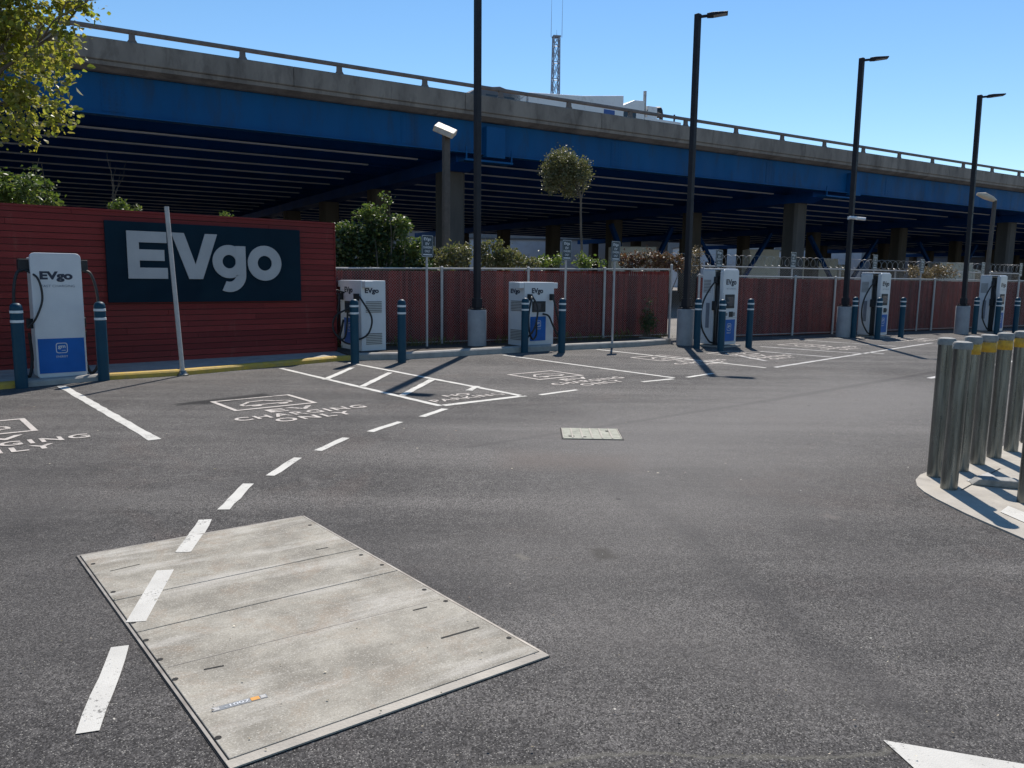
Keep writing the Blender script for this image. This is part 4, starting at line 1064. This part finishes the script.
mb = MB(); mb.tube([(1.05,.3,.8),(1.05,.3,zC)], .09, 10); mb.build('exhaust_stack', M['galvpost'], ut, smooth=True)
mb = MB()
for xx in (1.35, 2.3, 3.2): mb.tube([(xx,.25,.9),(xx,.25,zC-1.0)], .05, 6); mb.tube([(xx,2.2,.9),(xx,2.2,zC-1.0)], .05, 6)
mb.tube([(1.2,.25,zC-1.0),(3.3,.25,zC-1.2)], .05, 6); mb.tube([(1.2,2.2,zC-1.0),(3.3,2.2,zC-1.2)], .05, 6); mb.tube([(1.3,1.2,zC-.9),(2.6,1.2,zC-.6),(3.3,1.2,zC-1.4)], .08, 8)
mb.build('rack', M['recess'], ut)
mb = MB(); mb.bx(1.2,1.9,.2,2.2,1.5,zC-.75); mb.build('equipment_box', M['truckw'], ut, bevel=.04)
mb = MB(); mb.tube([(2.0,1.2,zC-.9),(2.9,1.2,zC-.75)], .32, 12); mb.build('winch_drum', M['recess'], ut)
mb = MB(); mb.bx(.95,3.6,.1,2.3,.7,1.75); mb.build('bed', M['truckw'], ut, bevel=.03)
for xx in (-.2,2.7):
    for yy in (.05, 2.05): mb = MB(); mb.tube([(xx,yy,.5),(xx,yy+.3,.5)], .5, 20); mb.build('wheel', M['tyre'], ut)
uV, zV = ovp(505, 87.5, DT)
vn = thing('grey_van', onb(uV-1.2, DT), RB, 'pale grey van behind the long white truck on the overpass', 'van')
zV -= 8.62
mb = MB(); mb.prism([(-1.4,.45),(2.2,.45),(2.2,zV-.2),(1.0,zV+.05),(-.2,zV-.15),(-1.4,zV-.9)], .1, 2.0, 'y'); bd = mb.build('body', M['bldg2'], vn, bevel=.06)
mb = MB(); mb.bx(.2,1.8,.085,.12,zV-.85,zV-.4); mb.build('window', M['winm'], bd)
for xx in (-.8,1.5):
    for yy in (.05, 1.8): mb = MB(); mb.tube([(xx,yy,.35),(xx,yy+.22,.35)], .35, 18); mb.build('wheel', M['tyre'], vn)

# lattice mast
Y = 105.0; tb = at(554.5, 92, Y); tt = at(557, 37, Y); X0 = (tb.x+tt.x)/2
ms = thing('lattice_mast', (X0, Y, -.02), R(12), 'tall steel lattice radio mast with whip antennas rising beyond the overpass', 'mast')
ZT = tt.z
wd = lambda z: .72-.34*z/ZT
for (sx, sy) in ((-1,-1),(1,-1),(1,1),(-1,1)):
    mb = MB(); mb.tube([(sx*wd(0),sy*wd(0),0),(sx*wd(ZT),sy*wd(ZT),ZT)], .085, 5); mb.build('leg', M['steelb'], ms)
mb = MB(); z = 0; k = 0
while z < ZT-.5:
    z2 = min(ZT, z+2.1); a_, b_ = wd(z), wd(z2)
    cs = [(-1,-1),(1,-1),(1,1),(-1,1)]
    for i in range(4):
        p_, q_ = cs[i], cs[(i+1)%4]
        mb.tube([(p_[0]*a_,p_[1]*a_,z),(q_[0]*b_,q_[1]*b_,z2)], .045, 3, cap=False); mb.tube([(q_[0]*a_,q_[1]*a_,z),(p_[0]*b_,p_[1]*b_,z2)], .045, 3, cap=False)
        mb.tube([(p_[0]*b_,p_[1]*b_,z2),(q_[0]*b_,q_[1]*b_,z2)], .055, 3, cap=False)
    z = z2
mb.build('bracing', M['steelb'], ms)
mb = MB(); mb.box((0,0,ZT+.05),(1.0,1.0,.14)); mb.build('platform', M['steelb'], ms)
for (ax_, ay_, h) in ((-.7,0,5.5),(.1,.2,1.0),(.75,0,6.2)):
    mb = MB(); mb.tube([(ax_,ay_,ZT),(ax_,ay_,ZT+h)], [.035,.012], 5); mb.build('antenna', M['steelb'], ms)
for zz, l_ in ((ZT*.64,1.0),(ZT*.56,.7)):
    mb = MB(); mb.tube([(.45,0,zz),(.9+l_,0,zz)], .04, 4); mb.tube([(.9+l_,0,zz-.1),(.9+l_,0,zz+1.0)], .04, 4); mb.build('side_antenna', M['steelb'], ms)
mb = MB(); mb.tube([(.95,-.3,ZT*.36),(.95,-.8,ZT*.36)], .5, 14); mb.build('dish', M['steelb'], ms)

# ------------------------------------------------------------------ beyond the overpass
def building(name, px0, px1, pyt, Y, m, label, depth=16, wins=True, ang=0):
    a_ = at(px0, pyt, Y); b_ = at(px1, pyt, Y); L = b_.x-a_.x; H_ = a_.z
    c = thing(name, (a_.x, Y, -.02), ang, label, 'building')
    mb = MB(); mb.bx(0,L,0,depth,0,H_); mb.build('wall', m, c)
    mb = MB(); mb.bx(-.3,L+.3,-.3,depth+.3,H_+.002,H_+.25); mb.build('roof', M['roofm'], c)
    if wins:
        n = max(2, int(L/7))
        for k in range(n):
            x = L*(k+.5)/n; mb = MB(); mb.bx(x-1.0,x+1.0,-.06,.05,max(1.2,H_*.45),min(H_-.7,H_*.45+1.5)); mb.build('window', M['winm'], c)
    return c
building('warehouse', 470, 668, 239, 118, M['bldg'], 'long pale warehouse seen under the overpass behind the ivy and the round tree')
building('warehouse', 690, 775, 246, 150, M['bldg'], 'grey warehouse seen through the V struts right of the second lamp post')
building('shed', 795, 862, 250, 160, M['bldg'], 'low pale shed under the overpass right of the double column')
building('shed', 900, 1060, 257, 170, M['bldg2'], 'low grey shed under the overpass at the far right')
building('warehouse', -40, 440, 225, 175, M['bldg2'], 'grey warehouse hidden low behind the red board wall', wins=False)
building('warehouse', 430, 700, 212, 195, M['bldg2'], 'tall dark grey warehouse far beyond the overpass, left part', wins=False)
building('warehouse', 705, 1110, 216, 200, M['bldg2'], 'long dark grey warehouse far beyond the overpass, right part', wins=False)
def box_truck(px0, px1, pyt, Y, label, rz=0.0):
    a_ = at(px0, pyt, Y); b_ = at(px1, pyt, Y); L = b_.x-a_.x; H_ = a_.z
    c = thing('parked_truck', (a_.x, Y, -.02), rz, label, 'truck', 'white trucks parked under the overpass')
    mb = MB(); mb.bx(0,L*.74,0,2.4,.9,H_); mb.build('box_body', M['truckw'], c, bevel=.04)
    mb = MB(); mb.prism([(L*.76,.5),(L,.5),(L,H_*.48),(L*.93,H_*.80),(L*.76,H_*.84)], .1, 2.3, 'y'); cb_ = mb.build('cab', M['truckw'], c, bevel=.05)
    mb = MB(); mb.prism([(L*.82,H_*.5),(L*.975,H_*.5),(L*.92,H_*.75),(L*.82,H_*.77)], .08, .12, 'y'); mb.build('window', M['winm'], cb_)
    mb = MB(); mb.bx(0,L*.98,.3,2.1,.5,.88); mb.build('chassis', M['recess'], c)
    for xx in (L*.18, L*.88):
        for yy in (.02,2.1): mb = MB(); mb.tube([(xx,yy,.45),(xx,yy+.28,.45)], .45, 18); mb.build('wheel', M['tyre'], c)
box_truck(612, 672, 246, 62, 'white box truck parked under the overpass behind the russet hedge')
box_truck(750, 790, 249, 75, 'white box truck parked under the overpass left of the right-hand column')
box_truck(800, 852, 258, 90, 'low white truck parked under the overpass between the two right columns')
box_truck(940, 985, 262, 80, 'white truck parked under the overpass left of the street lamp')

# ------------------------------------------------------------------ plants
def leaves(name, clumps, n, size, mat, parent=None, jit=.16, flat=1.0, seed=1, aspect=.55):
    rnd = random.Random(seed); vs = []; fs = []
    for i in range(n):
        c = clumps[rnd.randrange(len(clumps))]
        p = Vector((rnd.gauss(0, jit), rnd.gauss(0, jit), rnd.gauss(0, jit*flat)))+Vector(c)
        d = Vector((rnd.gauss(0,1), rnd.gauss(0,1), rnd.gauss(-.15,.7))).normalized()
        q = Vector((rnd.gauss(0,1), rnd.gauss(0,1), rnd.gauss(0,1))); e = d.cross(q)
        if e.length < .01: continue
        e.normalize(); nrm = d.cross(e); s = size*rnd.choice((.45,.7,.9,1,1.1,1.45))*rnd.uniform(.85, 1.15); o = len(vs); wv = aspect*s
        vs += [tuple(p), tuple(p+d*s*.35+e*wv*.5+nrm*s*.08), tuple(p+d*s*.75+e*wv*.36+nrm*s*.04), tuple(p+d*s-nrm*s*.06), tuple(p+d*s*.75-e*wv*.36+nrm*s*.04), tuple(p+d*s*.35-e*wv*.5+nrm*s*.08)]
        fs += [(o,o+1,o+2,o+3), (o,o+3,o+4,o+5)]
    me = bpy.data.meshes.new(name); me.from_pydata(vs, [], fs); me.materials.append(mat)
    o = bpy.data.objects.new(name, me); COL.objects.link(o); o.parent = parent; return o
def blob_clumps(blobs, n, seed=1, shell=.55):
    rnd = random.Random(seed); out = []; wts = [b[1][0]*b[1][1]*b[1][2] for b in blobs]
    for i in range(n):
        (c, r) = rnd.choices(blobs, wts)[0]
        v = Vector((rnd.gauss(0,1), rnd.gauss(0,1), rnd.gauss(0,1))).normalized()*(shell+(1-shell)*rnd.random()**.7)
        out.append((c[0]+v.x*r[0], c[1]+v.y*r[1], c[2]+v.z*r[2]))
    return out
def limb(mb, p, q, r0, r1, wob=.06, n=6, seed=0):
    rnd = random.Random(seed); p = Vector(p); q = Vector(q); pts = []
    for i in range(n+1):
        k = i/n; o_ = Vector((rnd.uniform(-1,1), rnd.uniform(-1,1), rnd.uniform(-1,1)))*wob*(q-p).length*math.sin(math.pi*k)
        pts.append(p+(q-p)*k+o_)
    mb.tube(pts, [r0+(r1-r0)*i/n for i in range(n+1)], 7); return pts
# overhanging tree, top left
TY = 14.2
tp = at(-95, 300, TY)
tree = thing('leafy_tree', (tp.x, TY, -.02), 0, 'big yellow-green broadleaf tree reaching in at the top left corner', 'tree')
def rel(px, py, Y, o): v = at(px, py, Y); return (v.x-o[0], v.y-o[1], v.z+.02)
o_ = (tp.x, TY)
mb = MB(); limb(mb, (0,0,0), (.15,0,3.6), .20, .15, .03, seed=3); top = Vector((.15,0,3.6))
tips = [rel(-20,60,TY-.3,o_), rel(30,20,TY,o_), rel(-70,-40,TY+.3,o_), rel(10,100,TY-.2,o_), rel(80,6,TY,o_), rel(-120,40,TY-.5,o_), rel(40,-60,TY+.2,o_)]
mb.build('trunk', M['bark'], tree, smooth=True)
mb = MB()
for i, tq in enumerate(tips): limb(mb, top-Vector((0,0,.3*(i%3))), tq, .07, .012, .07, seed=i)
for i in range(26):
    tq = Vector(tips[i%len(tips)]); limb(mb, tq*.75+top*.25, tq+Vector((random.uniform(-.7,.7), random.uniform(-.6,.6), random.uniform(-.6,.5))), .02, .004, .1, 4, seed=40+i)
mb.build('branches', M['bark'], tree, smooth=True)
def B_(px, py, Y, rx, ry, rz): return (rel(px, py, Y, o_), (rx, ry, rz))
cl = blob_clumps([B_(-20,10,TY,1.1,1.1,1.0), B_(18,45,TY,.75,.9,.85), B_(-15,95,TY,1.0,1.0,.55), B_(22,100,TY-.2,.50,.5,.50), B_(-80,40,TY,1.4,1.4,1.7), B_(-40,-60,TY,1.8,1.4,1.0), B_(20,-45,TY,.8,.8,.5)], 520, 5, .35)
cl += [rel(random.uniform(40,92), random.uniform(-6,16), TY, o_) for _ in range(14)]
cl += [rel(x, y, TY-.2, o_) for x, y in ((60,70),(64,78),(58,85),(66,60),(60,50),(72,30),(62,112),(50,118),(45,128),(56,122),(25,132),(10,128),(2,132),(35,126),(66,115),(64,35),(70,40),(68,55),(28,138),(50,60),(58,98),(24,128))]
leaves('crown', cl, 15000, .098, M['lf_maple'], tree, .11, 1, 3, .8)

def shrub(name, px, Y, blobs, nl, sz, mat, label, cat='shrub', group=None, ncl=120, jit=.10, shell=.4, seed=1, aspect=.55, stems=5, base_z=0):
    b_ = at(px, 260, Y); c = thing(name, (b_.x, Y, base_z-.02), 0, label, cat, group); oo = (b_.x, Y)
    bl = [((lambda v: (v.x-oo[0], v.y-oo[1], v.z-base_z+.02))(at(x, y, Y+dy)), r) for (x, y, dy, r) in blobs]
    cls = blob_clumps(bl, ncl, seed, shell)
    mb = MB()
    for i in range(stems):
        q = bl[i%len(bl)]; limb(mb, (random.uniform(-.1,.1)+q[0][0]*.4, random.uniform(-.05,.05), 0), Vector(q[0])+Vector((random.uniform(-.5,.5)*q[1][0],0,q[1][2]*.4)), .025, .006, .06, 5, seed=seed*9+i)
    mb.build('stems', M['bark'], c)
    leaves('foliage', cls, nl, sz, mat, c, jit, 1, seed, aspect); return c
shrub('shrub', 25, 15.6, [(-8,195,0,(.55,.5,.50)),(35,192,0,(.40,.4,.35)),(40,176,0,(.14,.2,.34)),(41,168,0,(.11,.15,.20)),(38,160,0,(.05,.1,.10)),(10,200,0,(.5,.4,.3)),(52,203,0,(.15,.2,.15))], 3600, .085, M['lf_shrub'], 'bright green shrub rising above the left end of the red board wall', seed=11, ncl=110, jit=.07)
shrub('shrub', 125, 15.6, [(118,206,0,(.14,.2,.12)),(132,208,0,(.13,.2,.09))], 500, .06, M['lf_shrub'], 'small tuft of green leaves over the red wall above the big navy sign', seed=12, ncl=30, jit=.04, stems=3)
shrub('shrub', 225, 15.6, [(226,216,0,(.14,.2,.06))], 130, .05, M['lf_shrub'], 'tiny tuft of leaves peeping over the red wall above the middle of the navy sign', seed=13, ncl=12, jit=.03, stems=2)
bt = at(107, 200, 15.8); tw = thing('bare_sapling', (bt.x, bt.y, -.02), 0, 'leafless twiggy sapling sticking up behind the red board wall', 'sapling')
mb = MB(); oo = (bt.x, bt.y)
base = Vector((0,0,0)); fork = Vector(rel(113,188,15.8,oo))
limb(mb, base, fork, .02, .010, .01, seed=1)
for i, (x, y) in enumerate(((107,150),(116,165),(127,160),(121,172),(110,158))): limb(mb, fork-Vector((0,0,.1*i)), rel(x,y,15.8,oo), .007, .002, .05, 5, seed=i+70)
mb.build('twigs', M['twig'], tw)
shrub('ivy_mound', 375, 17.6, [(352,252,0,(.42,.35,.62)),(378,252,.2,(.60,.4,.48)),(404,262,.2,(.45,.35,.40)),(388,222,.3,(.20,.22,.22)),(372,236,.2,(.40,.3,.24)),(398,235,.2,(.22,.2,.22)),(345,275,0,(.3,.3,.4)),(395,275,.1,(.6,.3,.25)),(350,240,0,(.48,.3,.32)),(342,236,0,(.2,.2,.2)),(365,226,0,(.3,.3,.22)),(415,268,.1,(.4,.3,.22)),(428,273,.1,(.3,.3,.14))], 15500, .070, M['lf_ivy'], 'tall dark mound of ivy over the fence at the end of the red board wall', 'ivy', seed=21, ncl=420, jit=.07, shell=.5, aspect=.8, stems=8)
shrub('ivy_mound', 382, 17.5, [(372,212,0,(.20,.2,.12)),(387,206,0,(.15,.2,.18)),(398,222,0,(.14,.2,.16)),(352,232,0,(.26,.2,.10)),(412,250,0,(.22,.2,.12)),(404,238,0,(.1,.2,.1)),(345,228,0,(.2,.2,.1)),(362,214,0,(.14,.2,.16)),(405,230,0,(.16,.2,.14)),(418,248,0,(.22,.2,.14)),(385,196,0,(.08,.1,.08))], 2900, .07, M['lf_shrub'], 'pale sunlit shoots growing out of the top of the dark ivy mound', 'climbing plant', seed=22, ncl=90, jit=.05, stems=6)
hg = 'climbing shrubs along the top of the first maroon fence'
shrub('hedge_shrub', 445, 18.4, [(436,258,0,(.35,.3,.25)),(458,255,0,(.35,.3,.27)),(425,265,0,(.25,.3,.2))], 2400, .065, M['lf_olive'], 'dull olive shrub between the first small sign and the first lamp post', group=hg, seed=23, ncl=110, jit=.06, aspect=.7)
shrub('hedge_shrub', 500, 19, [(490,255,0,(.35,.3,.35)),(510,258,0,(.3,.3,.25)),(497,246,0,(.15,.2,.2)),(525,264,0,(.35,.3,.13))], 2800, .065, M['lf_olive'], 'bushy olive green climber just right of the first lamp post', group=hg, seed=24, ncl=120, jit=.06, aspect=.7)
shrub('hedge_shrub', 548, 19.5, [(545,262,0,(.4,.3,.13)),(560,258,0,(.12,.2,.12)),(590,263,0,(.4,.3,.10)),(582,258,0,(.15,.2,.12))], 1200, .06, M['lf_shrub'], 'low green climber on the fence below the round tree', group=hg, seed=25, ncl=80, jit=.05, aspect=.7)
shrub('russet_shrub', 645, 21.6, [(628,261,0,(.35,.3,.24)),(650,260,0,(.35,.3,.26)),(665,262,0,(.28,.3,.22)),(678,264,0,(.2,.3,.2))], 3800, .06, M['lf_red'], 'russet red hedge over the fence left of the second lamp post', group=hg, seed=26, ncl=130, jit=.06, aspect=.6)
shrub('dry_shrub', 700, 22.8, [(697,258,0,(.2,.2,.35)),(690,266,0,(.3,.2,.2))], 700, .05, M['lf_dry'], 'dry brown shrub just right of the second lamp post', seed=27, ncl=60, jit=.05)
shrub('dry_shrub', 930, 26.5, [(918,272,0,(.4,.3,.18)),(945,271,0,(.45,.3,.22)),(932,274,0,(.4,.3,.2))], 1700, .06, M['lf_dry'], 'straw brown shrub over the far fence between the third and fourth lamp posts', seed=28, ncl=100, jit=.06)
# lollipop tree
LY = 23.0; bb = at(583, 270, LY)
lt = thing('round_tree', (bb.x, LY, -.02), 0, 'small round-headed tree on a thin stem rising before the overpass', 'tree')
oo = (bb.x, LY)
mb = MB(); tpz = Vector(rel(581,196,LY,oo)); limb(mb, (0,0,0), tpz, .045, .03, .006, 8, seed=2)
mb.build('trunk', M['bark'], lt, smooth=True)
mb = MB()
for i, (x, y) in enumerate(((560,165),(572,155),(584,165),(552,180),(575,175),(566,160))): limb(mb, tpz-Vector((0,0,.06*(i%3))), rel(x,y,LY,oo), .028, .007, .06, 5, seed=80+i)
mb.build('branches', M['bark'], lt, smooth=True)
cl = blob_clumps([(rel(566,172,LY,oo),(.70,.62,.62)),(rel(562,163,LY,oo),(.48,.4,.40)),(rel(580,172,LY,oo),(.34,.4,.36)),(rel(552,182,LY,oo),(.30,.4,.35)),(rel(569,190,LY,oo),(.25,.3,.2))], 330, 31, .30)+[rel(x,y,LY,oo) for x,y in ((545,188),(588,166),(586,186),(566,151))]
leaves('crown', cl, 13500, .056, M['lf_olive'], lt, .07, 1, 32, .5)
# weeds and grass along the fence foot
def tufts(name, spots, m):
    rnd = random.Random(4); vs = []; fs = []
    for (x, y, z, n, h) in spots:
        for i in range(n):
            a_ = rnd.uniform(0, 6.28); bx_ = x+rnd.gauss(0,.10); by_ = y+rnd.gauss(0,.05); hh = h*rnd.uniform(.4,1.2); l_ = rnd.uniform(.2,.6)*hh; w_ = .006; o = len(vs)
            dx, dy = math.cos(a_), math.sin(a_)
            vs += [(bx_-dy*w_,by_+dx*w_,z),(bx_+dy*w_,by_-dx*w_,z),(bx_+dx*l_*.4,by_+dy*l_*.4,z+hh*.7),(bx_+dx*l_,by_+dy*l_,z+hh)]
            fs += [(0+o,1+o,2+o),(1+o,3+o,2+o)]
    me = bpy.data.meshes.new(name); me.from_pydata(vs, [], fs); me.materials.append(m)
    o = bpy.data.objects.new(name, me); COL.objects.link(o); return tag(o, 'dry weeds growing along the foot of the first maroon fence', 'weeds', kind='stuff')
sp = []
for i in range(60):
    k = random.random(); p = FA+(FC-FA)*k+P2*random.uniform(.1,.55); sp.append((p.x, p.y, .10, random.randint(4,22), random.uniform(.05,.22)))
tufts('weeds', sp, M['grass'])
shrub('dark_shrub', 649, 19.7, [(649,322,0,(.22,.2,.30)),(648,308,0,(.10,.1,.25))], 900, .05, M['lf_ivy'], 'narrow dark shrub standing against the foot of the maroon fence', seed=41, ncl=50, jit=.05, base_z=.1)
# litter of leaves on the asphalt
rnd = random.Random(9); vs = []; fs = []
for i in range(300):
    px_, py_ = rnd.uniform(-40, 1060), 345+(768-345)*rnd.random()**1.1
    p = G(px_, py_); s = rnd.uniform(.002, .008)*(1 if p.y < 6 else 2.2); a_ = rnd.uniform(0, 6.28); o = len(vs); n = 5
    for k in range(n):
        b_ = a_+k*2*math.pi/n; rr = s*rnd.uniform(.5, 1.1); vs.append((p.x+rr*math.cos(b_), p.y+rr*.6*math.sin(b_), .013+rnd.uniform(0,.006)))
    fs.append(tuple(o+k for k in range(n)))
me = bpy.data.meshes.new('leaf_litter'); me.from_pydata(vs, [], fs); me.materials.append(M['debris'])
o = bpy.data.objects.new('leaf_litter', me); COL.objects.link(o); tag(o, 'scattered crumbs and dead leaves on the asphalt', 'litter', kind='stuff')
